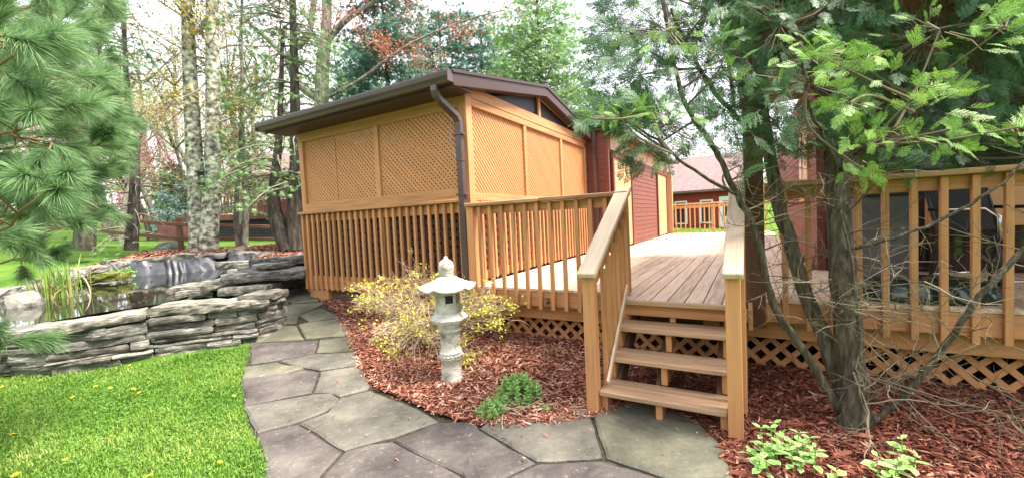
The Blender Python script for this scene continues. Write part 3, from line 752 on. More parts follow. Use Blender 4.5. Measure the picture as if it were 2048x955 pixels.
# gable triangle: dark screen, king post and trim
RU, RZ, EZ = 2.03, 3.58, 3.135
m_scr = M('dark_screen', [(0, (.02, .02, .024)), (1, (.05, .05, .058))], ns=60, rough=.5, rnd=None, bump=.05)
tri = [(-.05, .1, 3.0), (-.05, 4.05, 3.0), (-.05, RU, 3.46)]
part('screen', mesh_from('screen', np.array(tri + [(x - .015, y, z) for x, y, z in tri]) - np.array((-.05, RU, 3.1)), [np.array([(0, 1, 2), (5, 4, 3)]), np.array([(0, 3, 4, 1), (1, 4, 5, 2), (2, 5, 3, 0)])], m_scr), gz, (-.05, RU, 3.1))
piece('king_post', gz, tanz, -.035, .002, RU - .035, RU + .035, 3.117, 3.42)
beam('rake_trim', gz, tany, (-.02, -.05, 3.05), (-.02, RU, 3.44), .03, .035); beam('rake_trim', gz, tany, (-.02, RU, 3.44), (-.02, 4.12, 3.06), .03, .035)
# hidden walls, built solid in dark brown to keep the lattice interior dark
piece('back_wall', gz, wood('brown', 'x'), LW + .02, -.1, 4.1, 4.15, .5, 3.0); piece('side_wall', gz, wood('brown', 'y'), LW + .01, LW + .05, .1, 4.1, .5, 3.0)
piece('floor', gz, wood('deck', 'y'), LW + .06, -.08, .09, 4.1, .70, .735)
# roof
m_shing = M('asphalt_shingle', [(0, (.02, .017, .015)), (1, (.06, .05, .045))], ns=40, rough=.95, bump=.6, bs=90, rnd=None)
m_sof = wood('trim', 'x'); m_trimy = wood('trim', 'y')
X0, X1 = -3.52, .13
def slab(name, par, mat, y0, z0, y1, z1, x0, x1, th):
    V = [(x, y, z + dz) for x in (x0, x1) for (y, z) in ((y0, z0), (y1, z1)) for dz in (-th, 0)]
    V = np.array(V); c = V.mean(0)
    return part(name, mesh_from(name, V - c, np.array([(0, 1, 3, 2), (4, 6, 7, 5), (0, 4, 5, 1), (2, 3, 7, 6), (0, 2, 6, 4), (1, 5, 7, 3)]), mat), par, tuple(c))
roof = slab('roof', gz, m_shing, -.40, 3.135, RU, RZ + .012, X0 - .02, X1 + .02, .03)
slab('roof', gz, m_shing, RU, RZ + .012, 4.46, 3.135, X0 - .02, X1 + .02, .03)
slab('roof_deck', gz, m_sof, -.36, 3.09, RU, RZ - .022, X0, X1 - .03, .05); slab('roof_deck', gz, m_sof, RU, RZ - .022, 4.42, 3.09, X0, X1 - .03, .05)
piece('soffit', gz, m_sof, X0 + .02, X1 - .03, -.34, -.013, 2.985, 3.005)
piece('fascia', gz, m_sof, X0, X1 - .03, -.37, -.345, 2.97, 3.115)
beam('rake_fascia', gz, m_trimy, (X1 - .01, -.40, 3.045), (X1 - .01, RU, RZ - .09), .03, .155); beam('rake_fascia', gz, m_trimy, (X1 - .01, RU, RZ - .09), (X1 - .01, 4.46, 3.045), .03, .155)
beam('rake_trim', gz, wood('trim', 'z'), (X1 + .012, -.41, 3.118), (X1 + .012, RU, RZ - .018), .02, .035); beam('rake_trim', gz, wood('trim', 'z'), (X1 + .012, RU, RZ - .018), (X1 + .012, 4.46, 3.118), .02, .035)
beam('rake_soffit', gz, m_trimy, (.05, -.34, 2.985), (.05, RU, RZ - .15), .13, .02); beam('rake_soffit', gz, m_trimy, (.05, RU, RZ - .15), (.05, 4.4, 2.99), .13, .02)
# gutter : K profile swept along x
prof = [(-.37, 3.0), (-.45, 3.0), (-.462, 3.03), (-.485, 3.06), (-.492, 3.10), (-.492, 3.118), (-.482, 3.118), (-.48, 3.10), (-.47, 3.065), (-.45, 3.04), (-.445, 3.012), (-.372, 3.012)]
V = np.array([(x, y, z) for x in (X0 - .03, X1 + .0) for y, z in prof]); n = len(prof); i = np.arange(n); j = (i + 1) % n
mb = MB(); mb.add(V, np.stack([i, j, n + j, n + i], 1)); mb.box(X1 - .001, X1 + .004, -.49, -.37, 3.0, 3.12); mb.box(X0 - .034, X0 - .031, -.49, -.37, 3.0, 3.12)
m_gut = M('brown_aluminium', [(0, (.06, .038, .036)), (1, (.085, .055, .052))], ns=2, rough=.32, bump=0, rnd=None, spec=.5)
VV = np.concatenate(mb.v); cc = np.array([-1.7, -.43, 3.0]); mb.v = [VV - cc]; part('gutter', mb.mesh('gutter', m_gut), gz, tuple(cc))
# downspout : rectangular with elbows
def ducts(pts, w, d, par, name, mat):
    mb = MB(); pts = np.array(pts, float); tg = np.gradient(pts, axis=0); tg /= np.linalg.norm(tg, axis=1)[:, None]; V = []
    for p, t in zip(pts, tg):
        a = np.array([1.0, 0, 0]); a = a - t * (a @ t); a /= np.linalg.norm(a); b = np.cross(t, a)
        for sx, sy in ((-1, -.8), (-.8, -1), (.8, -1), (1, -.8), (1, .8), (.8, 1), (-.8, 1), (-1, .8)): V.append(p + a * sx * w / 2 + b * sy * d / 2)
    n = len(pts); k = np.arange(8); k2 = (k + 1) % 8
    F = np.concatenate([np.stack([r * 8 + k, r * 8 + k2, r * 8 + 8 + k2, r * 8 + 8 + k], 1) for r in range(n - 1)])
    c = pts.mean(0); return part(name, mesh_from(name, np.array(V) - c, F, mat), par, tuple(c))
ducts([(-.10, -.43, 3.0), (-.10, -.43, 2.95), (-.10, -.41, 2.9), (-.09, -.36, 2.85), (-.065, -.22, 2.77), (-.05, -.14, 2.72), (-.045, -.10, 2.66), (-.045, -.095, 2.58), (-.045, -.095, 1.78), (-.045, -.095, .38)], .085, .065, gz, 'downspout', m_gut)
for z in (1.80, 2.5): piece('strap', gz, m_gut, -.115, .03, -.135, -.062, z, z + .022)
for z in (2.2, 1.68): piece('joint_collar', gz, m_gut, -.094, .004, -.133, -.058, z, z + .012)
# loose wires by the downspout
m_wire = M('grey_wire', [(0, (.25, .25, .28)), (1, (.4, .4, .45))], rnd=None, rough=.5, bump=0)
mb = MB(); t_ = np.linspace(0, 1, 18); pts = np.stack([-.16 - .1 * np.sin(t_ * 3.1) + .05 * t_, np.full(18, -.02), 2.9 - t_ * .75], 1); mb.tube(pts - pts[0], .004, 5); part('wire', mb.mesh('wire', m_wire), gz, tuple(pts[0]))
# skirting under the room
sk = gz
piece('beam', gz, wood('under', 'x'), LW + .25, -.06, .06, .10, .40, .555)
piece('foot_post', gz, tanz, LW + .05, LW + .14, .0, .09, .36, .548); piece('foot_beam', gz, tany, LW + .145, LW + .50, -.002, .20, .36, .545)
lattice(gz, wood('under', 'z'), 'u', LW + .5, .16, .11, 2.7, .24, .088, .04, .008, single=True)

# ================================================================== DECK
dk = gthing('deck', 'wide tan plank deck running between the lattice room and the covered porch', 'deck', 2.2, 1.5, .1)
dky = wood('deck', 'y'); BW = .138
x = .06
k = 0
while x < 6.6:
    right = x > 2.72
    y0 = -.115 if (x < 1.80 or right) else -.43
    ends = [y0]
    yy = y0 + random.choice([2.4, 3.2, 3.9, 4.4])
    if x + BW > .40 and x < .9: pass
    end = 4.17 if x < .30 else 11.6
    if x > 3.5: end = 1.85
    while yy < end - .8: ends.append(yy); yy += 3.66
    ends.append(end)
    for a, b in zip(ends[:-1], ends[1:]): piece('board', dk, dky, x, x + BW - .006, a, b - .004, D - .032, D, .004)
    x += BW; k += 1
tn = tanx
piece('rim_board', dk, tn, .03, 1.835, -.105, -.066, .545, D - .034)
piece('rim_board', dk, tn, 2.86, 6.6, -.105, -.066, .545, D - .034)
piece('fascia_board', dk, tn, 1.84, 2.855, -.42, -.385, .60, D - .034)
piece('rim_board', dk, tany, 1.80, 1.838, -.42, -.066, .545, D - .034); piece('rim_board', dk, tany, 2.857, 2.89, -.42, -.066, .545, D - .034)
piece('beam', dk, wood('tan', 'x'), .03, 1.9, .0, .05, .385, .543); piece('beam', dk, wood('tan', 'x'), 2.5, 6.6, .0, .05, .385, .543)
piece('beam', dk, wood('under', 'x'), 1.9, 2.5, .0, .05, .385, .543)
# under-deck darkness : closed by its own skirting and joists, deepened by a black panel
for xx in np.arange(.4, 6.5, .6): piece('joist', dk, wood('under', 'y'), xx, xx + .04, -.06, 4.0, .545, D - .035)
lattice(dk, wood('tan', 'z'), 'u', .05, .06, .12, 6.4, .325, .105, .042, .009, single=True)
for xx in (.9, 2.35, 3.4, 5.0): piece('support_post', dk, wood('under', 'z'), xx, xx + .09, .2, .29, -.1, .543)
# bare soil under the deck, with a dark panel behind it
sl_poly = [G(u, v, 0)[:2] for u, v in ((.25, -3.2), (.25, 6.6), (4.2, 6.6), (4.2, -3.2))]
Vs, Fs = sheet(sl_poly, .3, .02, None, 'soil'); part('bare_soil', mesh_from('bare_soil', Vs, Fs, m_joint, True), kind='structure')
piece('shade_backing', dk, M('crawl_shade', [(0, (.012, .012, .012)), (1, (.03, .028, .026))], rnd=None), -.2, 6.6, 1.6, 1.7, -.1, .54)  # added panel, near-black colour stands in for the crawl space shade
# spigot on the rim
m_brass = M('old_brass', [(0, (.10, .08, .05)), (1, (.25, .2, .13))], rnd=None, rough=.35, metal=.9, bump=.1)
sp = gthing('garden_spigot', 'small brass hose spigot on the tan deck rim', 'spigot', 1.02, -.106, .60)
mb = MB(); mb.tube([(0, 0, 0), (0, -.045, 0), (0, -.06, -.008), (0, -.068, -.035)], [.012, .011, .012, .011], 8); part('spout', mb.mesh('spout', m_brass), sp, (1.02, -.106, .60))
mb = MB(); mb.tube([(0, 0, 0), (0, 0, .035)], .005, 6); mb.lathe([(.0, .033), (.022, .033), (.024, .04), (.02, .046), (0, .046)], 10); part('handle', mb.mesh('handle', m_brass), sp, (1.02, -.145, .602))

# ================================================================== RAILINGS
capx = wood('cap', 'x')
RT = 1.70
lr = gthing('deck_railing', 'tan wooden railing with weathered cap beside the lattice room', 'railing', 1.0, -.12, D)
piece('cap_rail', lr, capx, .03, .98, -.185, -.045, RT - .04, RT, .006); piece('cap_rail', lr, capx, .984, 1.90, -.187, -.043, RT - .038, RT + .002, .006)
piece('top_rail', lr, tanx, .04, 1.80, -.10, -.066, RT - .135, RT - .042)
piece('post', lr, tanz, .03, .125, -.150, -.055, .50, RT - .042)
piece('post', lr, tanz, 1.795, 1.885, -.155, -.065, .545, RT - .042)
for k in range(11):
    x = .20 + k * .1475
    piece('baluster', lr, tanz, x - .02, x + .02, -.146, -.107, .52, RT - .043, .003)
rr = gthing('deck_railing', 'tan wooden railing of the covered porch behind the cedar trunks', 'railing', 4.5, -.12, D)
piece('cap_rail', rr, capx, 2.99, 6.6, -.185, -.045, 1.64, 1.68, .006); piece('top_rail', rr, tanx, 2.99, 6.6, -.10, -.066, 1.545, 1.638)
for k in range(23):
    x = 3.12 + k * .152
    piece('baluster', rr, tanz, x - .02, x + .02, -.146, -.107, .50, 1.637, .003)
fr = gthing('deck_railing', 'distant tan railing closing the far end of the deck', 'railing', 2, 11.5, D)
piece('cap_rail', fr, wood('cream', 'x'), .1, 3.5, 11.5, 11.64, 1.72, 1.77); piece('top_rail', fr, wood('cream', 'x'), .1, 3.5, 11.55, 11.59, 1.60, 1.70)
for k in range(22):
    x = .18 + k * .152; piece('baluster', fr, wood('cream', 'z'), x - .02, x + .02, 11.50, 11.54, .6, 1.70, .003)
piece('post', fr, wood('cream', 'z'), 1.75, 1.85, 11.6, 11.7, .6, 1.72)

# ================================================================== STAIRS
ss = gthing('deck_stairs', 'four step wooden stairs with open risers up to the deck', 'stairs', 2.3, -.8, 0)
trx = wood('tread', 'x')
noz = [-1.14, -.905, -.675]
for k, y in enumerate(noz):
    z = .185 * (k + 1)
    piece('tread', ss, trx, 1.885, 2.735, y, y + .137, z - .038, z, .006); piece('tread', ss, trx, 1.885, 2.735, y + .142, y + .28, z - .038, z - .001, .006)
piece('tread', ss, trx, 1.86, 2.76, -.485, -.435, D - .038, D + .001, .006)
for x0 in (1.888, 2.28, 2.69):
    for k, y in enumerate(noz):
        piece('riser_block', ss, tanz, x0, x0 + .045, y + .05, y + .30 - (.02 if k == 2 else 0), (.185 * k if k else -.05), .185 * (k + 1) - .04)
    piece('riser_block', ss, tanz, x0, x0 + .045, -.40, -.36, .555, D - .04)
# sloping stringers
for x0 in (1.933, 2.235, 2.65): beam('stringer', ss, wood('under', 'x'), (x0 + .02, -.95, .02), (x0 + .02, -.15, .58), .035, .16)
piece('newel_post', ss, tanz, 1.795, 1.882, -1.165, -1.075, -.05, 1.045); piece('newel_post', ss, tanz, 2.738, 2.825, -1.165, -1.075, -.05, 1.06)
capm = wood('cap', 'x')
beam('hand_rail', ss, wood('pale', 'x'), (1.85, -1.22, 1.055), (1.85, -.085, 1.725), .14, .042, .006)
beam('hand_rail', ss, wood('pale', 'x'), (2.785, -1.22, 1.075), (2.80, -.13, 1.70), .115, .042, .006)
beam('under_rail', ss, tanx, (1.862, -1.08, 1.03), (1.862, -.15, 1.58), .036, .11); beam('under_rail', ss, tanx, (2.785, -1.08, 1.05), (2.80, -.13, 1.58), .036, .11)
for k in range(6):
    y = -.985 + k * .145; z = 1.055 + (y + 1.1) * .59
    piece('baluster', ss, tanz, 1.882, 1.918, y - .02, y + .02, .185 * (1 + int((y + 1.16) / .235)) - .16, z - .04, .003)
for k in range(5):
    y = -.95 + k * .17; z = 1.055 + (y + 1.1) * .56
    piece('baluster', ss, tanz, 2.81, 2.846, y - .02, y + .02, .12, z - .04, .003)
beam('grab_board', ss, wood('pale', 'x'), (1.935, -1.07, .23), (1.935, -.40, .86), .018, .045)

# ================================================================== HOUSE (left, along v = .42)
hs = gthing('house', 'red brown clapboard house with cream doors beside the deck', 'house', -2, 8, 0)
six, siy = wood('siding', 'x'), wood('siding', 'y')
def clap(par, axis, a0, a1, face, z0, z1, exp=.112, out=-1, m=None):
    z = z0
    while z < z1:
        h = min(exp + .012, z1 - z + .012)
        ln = abs(a1 - a0)
        if axis == 'x':
            o = part('siding_board', boxmesh(m or six, ln, .016, h, .003), par, ((a0 + a1) / 2, face, z + h / 2)); o.rotation_euler = (out * -.09 * -1 if False else (.09 if out < 0 else -.09) * -1, 0, 0)
        else:
            o = part('siding_board', boxmesh(m or siy, .016, ln, h, .003), par, (face, (a0 + a1) / 2, z + h / 2)); o.rotation_euler = (0, -.09 * out, 0)
        z += exp
trz = wood('siding', 'z')
# body behind the clapboards
piece('wall', hs, siy, -6, .395, 4.24, 11.2, .0, 3.2)
clap(hs, 'x', -.2, .37, 4.215, .745, 3.25)
piece('corner_trim', hs, trz, .372, .45, 4.19, 4.26, .745, 3.2); 
piece('downspout', hs, m_gut, .14, .215, 4.11, 4.17, .78, 3.2)
# first double door
crz = wood('cream', 'z')
def door(par, y0, y1, z0, z1, x, leaves=4, rows=((.06, .34), (.38, .78), (.82, .95))):
    piece('door_trim', par, trz, x - .01, x + .045, y0 - .09, y0, z0, z1 + .1); piece('door_trim', par, trz, x - .01, x + .045, y1, y1 + .13, z0, z1 + .1); piece('door_trim', par, siy, x - .01, x + .05, y0, y1, z1, z1 + .1)
    w = (y1 - y0) / leaves
    for k in range(leaves):
        a = y0 + k * w; d = piece('door_leaf', par, crz, x - .02, x + .012, a + .004, a + w - .004, z0 + .02, z1 - .005)
        OFF[d.name] = (x, a, z0)
        H_ = z1 - z0
        for r0, r1 in rows:
            for c0, c1 in ((.14, .46), (.54, .86)):
                off = Vector(d.location); o = part('panel', boxmesh(crz, .012, w * (c1 - c0), H_ * (r1 - r0), .005), d)
                o.location = (.019, w * ((c0 + c1) / 2 - .5), H_ * ((r0 + r1) / 2 - .5))
door(hs, 4.56, 6.03, .77, 2.70, .42, leaves=2)
piece('frieze_board', hs, wood('cream', 'y'), .395, .425, 4.45, 11.2, 2.84, 3.2)
clap(hs, 'y', 6.17, 9.22, .41, .745, 2.84, out=1)
door(hs, 9.35, 10.85, .77, 2.72, .42, leaves=2)
clap(hs, 'y', 10.98, 11.35, .41, .745, 2.84, out=1)
piece('end_panel', hs, wood('cream', 'z'), .1, .55, 11.36, 11.49, .74, 2.9)
# roof of the house
def slabx(name, par, mat, x0, z0, x1, z1, y0, y1, th):
    V = np.array([(x, y, z + dz) for (x, z) in ((x0, z0), (x1, z1)) for y in (y0, y1) for dz in (-th, 0)]); c = V.mean(0)
    return part(name, mesh_from(name, V - c, np.array([(0, 1, 3, 2), (4, 6, 7, 5), (0, 4, 5, 1), (2, 3, 7, 6), (0, 2, 6, 4), (1, 5, 7, 3)]), mat), par, tuple(c))
slabx('roof', hs, m_shing, .62, 3.30, -5.5, 4.3, 4.1, 11.6, .05)
piece('soffit', hs, m_trimy, .0, .60, 4.1, 11.6, 3.2, 3.22); piece('gutter', hs, m_gut, .60, .70, 4.1, 11.6, 3.18, 3.30, .02)

# ================================================================== COVERED PORCH WING (right)
wg = gthing('porch_wing', 'covered porch wing with brown clapboard walls and dark roof behind the cedar', 'house wing', 5, 3, 0)
piece('roof_post', wg, wood('post', 'z'), 2.845, 2.985, -.12, .02, .50, 2.97)
piece('roof_post', wg, wood('post', 'z'), 5.6, 5.74, -.12, .02, .50, 2.97)
piece('beam', wg, wood('post', 'x'), 2.8, 7.2, -.14, .04, 2.972, 3.17)
piece('beam', wg, wood('post', 'y'), 2.84, 2.99, .045, 1.9, 2.972, 3.17)
piece('ceiling', wg, wood('under', 'x'), 2.78, 7.2, -.35, 4.0, 3.172, 3.2); piece('fascia', wg, m_sof, 2.72, 7.3, -.48, -.44, 3.12, 3.32)
piece('fascia', wg, m_trimy, 2.69, 2.718, -.48, 4.2, 3.12, 3.32)
slab('roof', wg, m_shing, -.5, 3.33, 4.2, 4.0, 2.67, 7.4, .06)
piece('wall', wg, siy, 3.585, 7.2, 1.85, 9.5, .0, 3.17)
clap(wg, 'x', 3.63, 4.28, 1.835, .745, 3.1); clap(wg, 'x', 5.3, 7.2, 1.835, .745, 3.1); clap(wg, 'x', 4.28, 5.3, 1.835, 2.75, 3.1)
clap(wg, 'y', 1.9, 2.6, 3.575, .745, 3.1, out=-1); clap(wg, 'y', 3.6, 9.5, 3.575, .745, 3.1, out=-1); clap(wg, 'y', 2.6, 3.6, 3.575, .745, 1.55, out=-1); clap(wg, 'y', 2.6, 3.6, 3.575, 2.55, 3.1, out=-1)
piece('corner_trim', wg, trz, 3.55, 3.63, 1.80, 1.9, .745, 3.1)
# window with pale curtain
m_cur = M('pale_curtain', [(0, (.62, .5, .42)), (1, (.8, .7, .62))], ns=4, st=(1, 8, .3), rough=.9, rnd=None, bump=.3)
wn = piece('window', wg, wood('cream', 'z'), 3.545, 3.60, 2.6, 3.6, 1.55, 2.55); 
o = part('curtain', boxmesh(m_cur, .01, .84, .86), wn); o.location = (-.026, 0, 0)
m_glass = M('dark_glass', [(0, (.02, .022, .025)), (1, (.04, .045, .05))], rnd=None, rough=.05, spec=.6, bump=0)
o = part('mullion', boxmesh(wood('cream', 'z'), .02, .03, .86), wn); o.location = (-.035, 0, 0)
# sliding door in the porch wall
gd = piece('glass_door', wg, wood('trim', 'z'), 4.30, 5.28, 1.815, 1.86, .76, 2.74)
for sx in (-.25, .25):
    o = part('pane', boxmesh(m_glass, .42, .012, 1.82), gd); o.location = (sx, -.024, 0)

# ------------------------------------------------------------------ things on the porch
m_bin = M('grey_plastic', [(0, (.10, .105, .115)), (1, (.17, .175, .19))], ns=3, rough=.5, rnd=None, bump=.05)
bn = gthing('storage_bin', 'tall grey rounded plastic bin with a dark lid behind the railing', 'bin', 3.92, 1.0, D)
def rbox(w, d, z0, z1, tp=1.0, r=.3, sides=32):
    a = np.linspace(0, 2 * np.pi, sides, endpoint=False); e = .35
    cx = np.sign(np.cos(a)) * np.abs(np.cos(a)) ** e; cy = np.sign(np.sin(a)) * np.abs(np.sin(a)) ** e
    mb = MB(); V = []
    for z, s in ((z0, tp), (z0 + .01, tp * 1.01), (z1 - .02, 1), (z1, .97)): V.append(np.stack([cx * w / 2 * s, cy * d / 2 * s, np.full(sides, z)], 1))
    k = np.arange(sides); k2 = (k + 1) % sides
    F = [np.concatenate([np.stack([r_ * sides + k, r_ * sides + k2, (r_ + 1) * sides + k2, (r_ + 1) * sides + k], 1) for r_ in range(3)])]
    V.append(np.array([[0, 0, z1]])); F.append(np.stack([3 * sides + k, 3 * sides + k2, np.full(sides, 4 * sides)], 1))
    mb.add(np.concatenate(V), F); return mb
part('body', rbox(.44, .44, 0.005, .80, .88).mesh('body', m_bin, True), bn, (3.92, 1.0, D))
part('lid', rbox(.47, .47, .80, .87, 1).mesh('lid', M('dark_lid', [(0, (.03, .03, .035)), (1, (.06, .06, .065))], rnd=None, rough=.5), True), bn, (3.92, 1.0, D))
m_blk = M('black_metal', [(0, (.012, .012, .013)), (1, (.03, .03, .032))], rnd=None, rough=.35, spec=.5, bump=0); m_chr = M('steel_tube', [(0, (.5, .5, .52)), (1, (.7, .7, .72))], rnd=None, rough=.25, metal=1, bump=0)
m_sling = M('black_sling', [(0, (.015, .015, .016)), (1, (.035, .035, .036))], ns=80, rnd=None, rough=.7, bump=.2)
def chair(v, u, ang, lab):
    c = thing('patio_chair', lab, 'chair', G(u, v, D), ang - GA, 'patio chairs on the porch')
    for s in (-.25, .25):
        mb = MB(); mb.tube([(s, -.24, .0), (s, -.25, .3), (s, -.22, .44), (s, -.1, .46), (s, .2, .43)], .013, 8); part('front_leg', mb.mesh('front_leg', m_blk, True), c)
        mb = MB(); mb.tube([(s, .28, .0), (s, .24, .25), (s, .2, .45), (s, .27, .7), (s, .36, 1.0)], .013, 8); part('back_leg', mb.mesh('back_leg', m_blk, True), c)
        mb = MB(); mb.tube([(s * 1.08, -.26, .44), (s * 1.1, -.26, .6), (s * 1.1, -.18, .66), (s * 1.1, .1, .655), (s * 1.05, .26, .66)], .014, 8); part('arm_rest', mb.mesh('arm_rest', m_chr if s < 0 else m_blk, True), c)
    for yy in (-.24, .265): mb = MB(); mb.tube([(-.25, yy, .12), (.25, yy, .12)], .01, 8); part('stretcher', mb.mesh('stretcher', m_chr, True), c)
    o = part('seat', boxmesh(m_sling, .48, .46, .015), c); o.location = (0, -.02, .445)
    o = part('backrest', boxmesh(m_sling, .48, .015, .56), c); o.location = (0, .285, .74); o.rotation_euler = (-.25, 0, 0)
chair(4.55, .62, .5, 'black metal patio chair with sling seat next to the grey bin'); chair(5.25, .35, -.6, 'black metal patio chair standing farther along the porch from the grey bin')
m_tub = M('dark_green_plastic', [(0, (.008, .02, .016)), (1, (.018, .035, .03))], ns=3, rnd=None, rough=.15, spec=.6, bump=0)
mb = MB(); a = np.linspace(0, 2 * np.pi, 40, endpoint=False); V = []
for r, z in ((1.0, .0), (1.03, .02), (1.0, .05), (.95, .10), (.82, .145), (.6, .165), (.3, .172)): V.append(np.stack([np.cos(a) * .44 * r, np.sin(a) * .24 * r, np.full(40, z)], 1))
k = np.arange(40); k2 = (k + 1) % 40; V.append(np.array([[0, 0, .174]]))
mb.add(np.concatenate(V), [np.concatenate([np.stack([r_ * 40 + k, r_ * 40 + k2, (r_ + 1) * 40 + k2, (r_ + 1) * 40 + k], 1) for r_ in range(6)]), np.stack([240 + k, 240 + k2, np.full(40, 280)], 1)])
p = G(.17, 3.98, D + .002); tb = part('plastic_lid', mb.mesh('plastic_lid', m_tub, True), loc=tuple(p)); tb.rotation_euler = (0, 0, -GA); tag(tb, 'glossy dark green domed plastic lid lying on the porch floor behind the balusters', 'lid')
bx_ = gthing('deck_box', 'tan wooden cabinet standing against the porch wall behind the chairs', 'cabinet', 4.9, 1.6, D)
piece('body', bx_, wood('cream', 'x'), 4.45, 5.4, 1.4, 1.78, 1.22, 1.62); piece('top', bx_, wood('cap', 'x'), 4.42, 5.43, 1.37, 1.79, 1.622, 1.65)
for xx in (4.48, 5.33):
    for yy in (1.42, 1.73): piece('leg', bx_, wood('trim', 'z'), xx, xx + .05, yy, yy + .05, D + .002, 1.22)

# ================================================================== FAR HOUSE beyond the deck
fh = gthing('house', 'distant red house with purple brown shingle roof past the far railing', 'house', 2, 18, .3)
rd = M('red_siding', [(0, (.22, .03, .025)), (1, (.32, .05, .04))], ns=2, st=(1, 1, 20), rnd=None, rough=.6)
piece('wall', fh, rd, -4.0, 2.9, 17.0, 22, .0, 2.6)
V = np.array([(x, y, z) for x in (-4.4, 3.1) for y, z in ((16.6, 2.45), (19.5, 4.3), (22.4, 2.45), (19.5, 4.1), (16.6, 2.35), (22.4, 2.35))])
mrf = M('purple_shingle', [(0, (.12, .075, .075)), (1, (.26, .18, .18))], ns=6, st=(1, 1, 8), rnd=None, rough=.9, bump=.5)
c = np.array([-.6, 19.5, 2.5]); part('roof', mesh_from('roof', V - c, [np.array([(0, 1, 7, 6), (1, 2, 8, 7), (4, 10, 9, 3), (3, 9, 11, 5), (0, 6, 10, 4), (2, 5, 11, 8), (0, 4, 3, 1), (1, 3, 5, 2), (6, 7, 9, 10), (7, 8, 11, 9)])], mrf), fh, tuple(c))
wd = piece('door', fh, M('white_paint', [(0, (.75, .75, .76)), (1, (.82, .82, .82))], rnd=None, rough=.4, bump=0), 1.7, 2.5, 16.95, 17.0, .2, 2.1)
o = part('pane', boxmesh(m_glass, .5, .01, .7), wd); o.location = (0, -.03, .4)
for x0 in (-1.8, -.2, .9):
    w_ = piece('window', fh, MATS['white_paint'], x0, x0 + .55, 16.95, 17.0, .9, 2.0); o = part('pane', boxmesh(m_glass, .42, .01, .95), w_); o.location = (0, -.03, 0)
# ================================================================== STONE LANTERN
m_lan = M('cast_stone', [(0, (.2, .175, .14)), (.3, (.40, .37, .32)), (.65, (.56, .53, .47)), (1, (.66, .63, .57))], ns=7, det=14, rough=.9, bump=.9, bs=30, bd=.02, rw=.03, lo=.34, hi=.62)
lp_ = T(905, 766); lt = thing('stone_lantern', 'weathered pale cast stone garden lantern with flared roof', 'lantern', lp_ - np.array([0, 0, .0]), .06)
K = 1.38e-3
def zz_(y): return (890 - y) * K + .02
def lp(prof, sides, name, smooth=True, rot=0):
    mb = MB(); mb.lathe([(r * K, zz_(y)) for y, r in prof], sides); o = part(name, mb.mesh(name, m_lan, smooth), lt); o.rotation_euler = (0, 0, rot); return o
lp([(930, 84), (895, 84), (880, 82), (872, 74), (862, 72), (856, 66), (740, 66), (733, 72), (727, 73)], 28, 'column_base')
rg = lp([(727, 71), (720, 71), (700, 71), (692, 71)], 28, 'ring')
mb = MB(); mb.lathe([(0, -8 * K), (5 * K, -6 * K), (8 * K, 0), (5 * K, 6 * K), (0, 8 * K)], 8); bead = mb.mesh('bead', m_lan, True)
for k in range(18):
    a = k / 18 * 6.283; o = part('bead', bead, rg); o.location = (73 * K * math.cos(a), 73 * K * math.sin(a), zz_(710)); o.rotation_euler = (0, 0, a)
lp([(692, 73), (684, 73), (678, 66), (640, 63), (590, 64), (555, 68), (550, 74), (540, 75), (534, 72), (522, 72), (516, 80), (500, 82), (492, 86)], 28, 'column')
lp([(492, 86), (490, 112), (468, 128), (462, 126), (432, 98), (428, 94), (428, 20)], 6, 'platform', False, .2)
lp([(428, 92), (392, 92), (380, 80), (378, 20)], 6, 'collar', False, .2)
lb = lp([(380, 80), (290, 82), (286, 30)], 6, 'light_box', False, .2)
m_hole = M('opening_shade', [(0, (.01, .01, .01)), (1, (.02, .02, .02))], rnd=None)  # near-black colour stands in for shade inside the lantern openings
for k in range(6):
    a = k * math.pi / 3 + math.pi / 6
    if k % 2:
        mbk = MB(); mbk.lathe([(0, .006), (20 * K, .006), (22 * K, .002), (26 * K, .002), (28 * K, .006), (34 * K, .006), (36 * K, 0)], 20); o = part('disc_ornament', mbk.mesh('disc_ornament', m_lan, True), lb); o.location = (70.5 * K * math.cos(a), 70.5 * K * math.sin(a), zz_(334)); o.rotation_euler = (0, math.pi / 2, a); continue
    o = part('window_frame', boxmesh(m_lan, .012, 62 * K, 62 * K, .003), lb); o.location = (70.5 * K * math.cos(a), 70.5 * K * math.sin(a), zz_(334)); o.rotation_euler = (0, 0, a)
    o = part('window', boxmesh(m_hole, .012, 50 * K, 50 * K, .001), lb); o.location = (72 * K * math.cos(a), 72 * K * math.sin(a), zz_(334)); o.rotation_euler = (0, 0, a)
# curved hexagonal roof
nr_, na = 9, 48; V = []
for side in (0, 1):
    for i in range(nr_):
        q = i / (nr_ - 1)
        for k in range(na):
            a = 2 * math.pi * k / na; ph = (a % (math.pi / 3)) - math.pi / 6
            Rh = math.cos(math.pi / 6) / math.cos(ph); Rh = Rh * .75 + .25 * (1 if side == 0 else 1)
            cor = (abs(ph) / (math.pi / 6)) ** 3
            R_ = (50 + (190 - 50) * q) * (Rh if q > .2 else 1 - (1 - Rh) * q / .2)
            z = 190 + 62 * q ** .8 + 16 * q ** 2 - 24 * cor * q ** 3
            if side: z = 282 - 8 * (1 - q) - 22 * cor * q ** 3
            V.append((R_ * K * math.cos(a), R_ * K * math.sin(a), zz_(z)))
F = []
k = np.arange(na); k2 = (k + 1) % na
for i in range(nr_ - 1):
    F.append(np.stack([i * na + k, (i + 1) * na + k, (i + 1) * na + k2, i * na + k2], 1)); b_ = nr_ * na
    F.append(np.stack([b_ + i * na + k, b_ + i * na + k2, b_ + (i + 1) * na + k2, b_ + (i + 1) * na + k], 1))
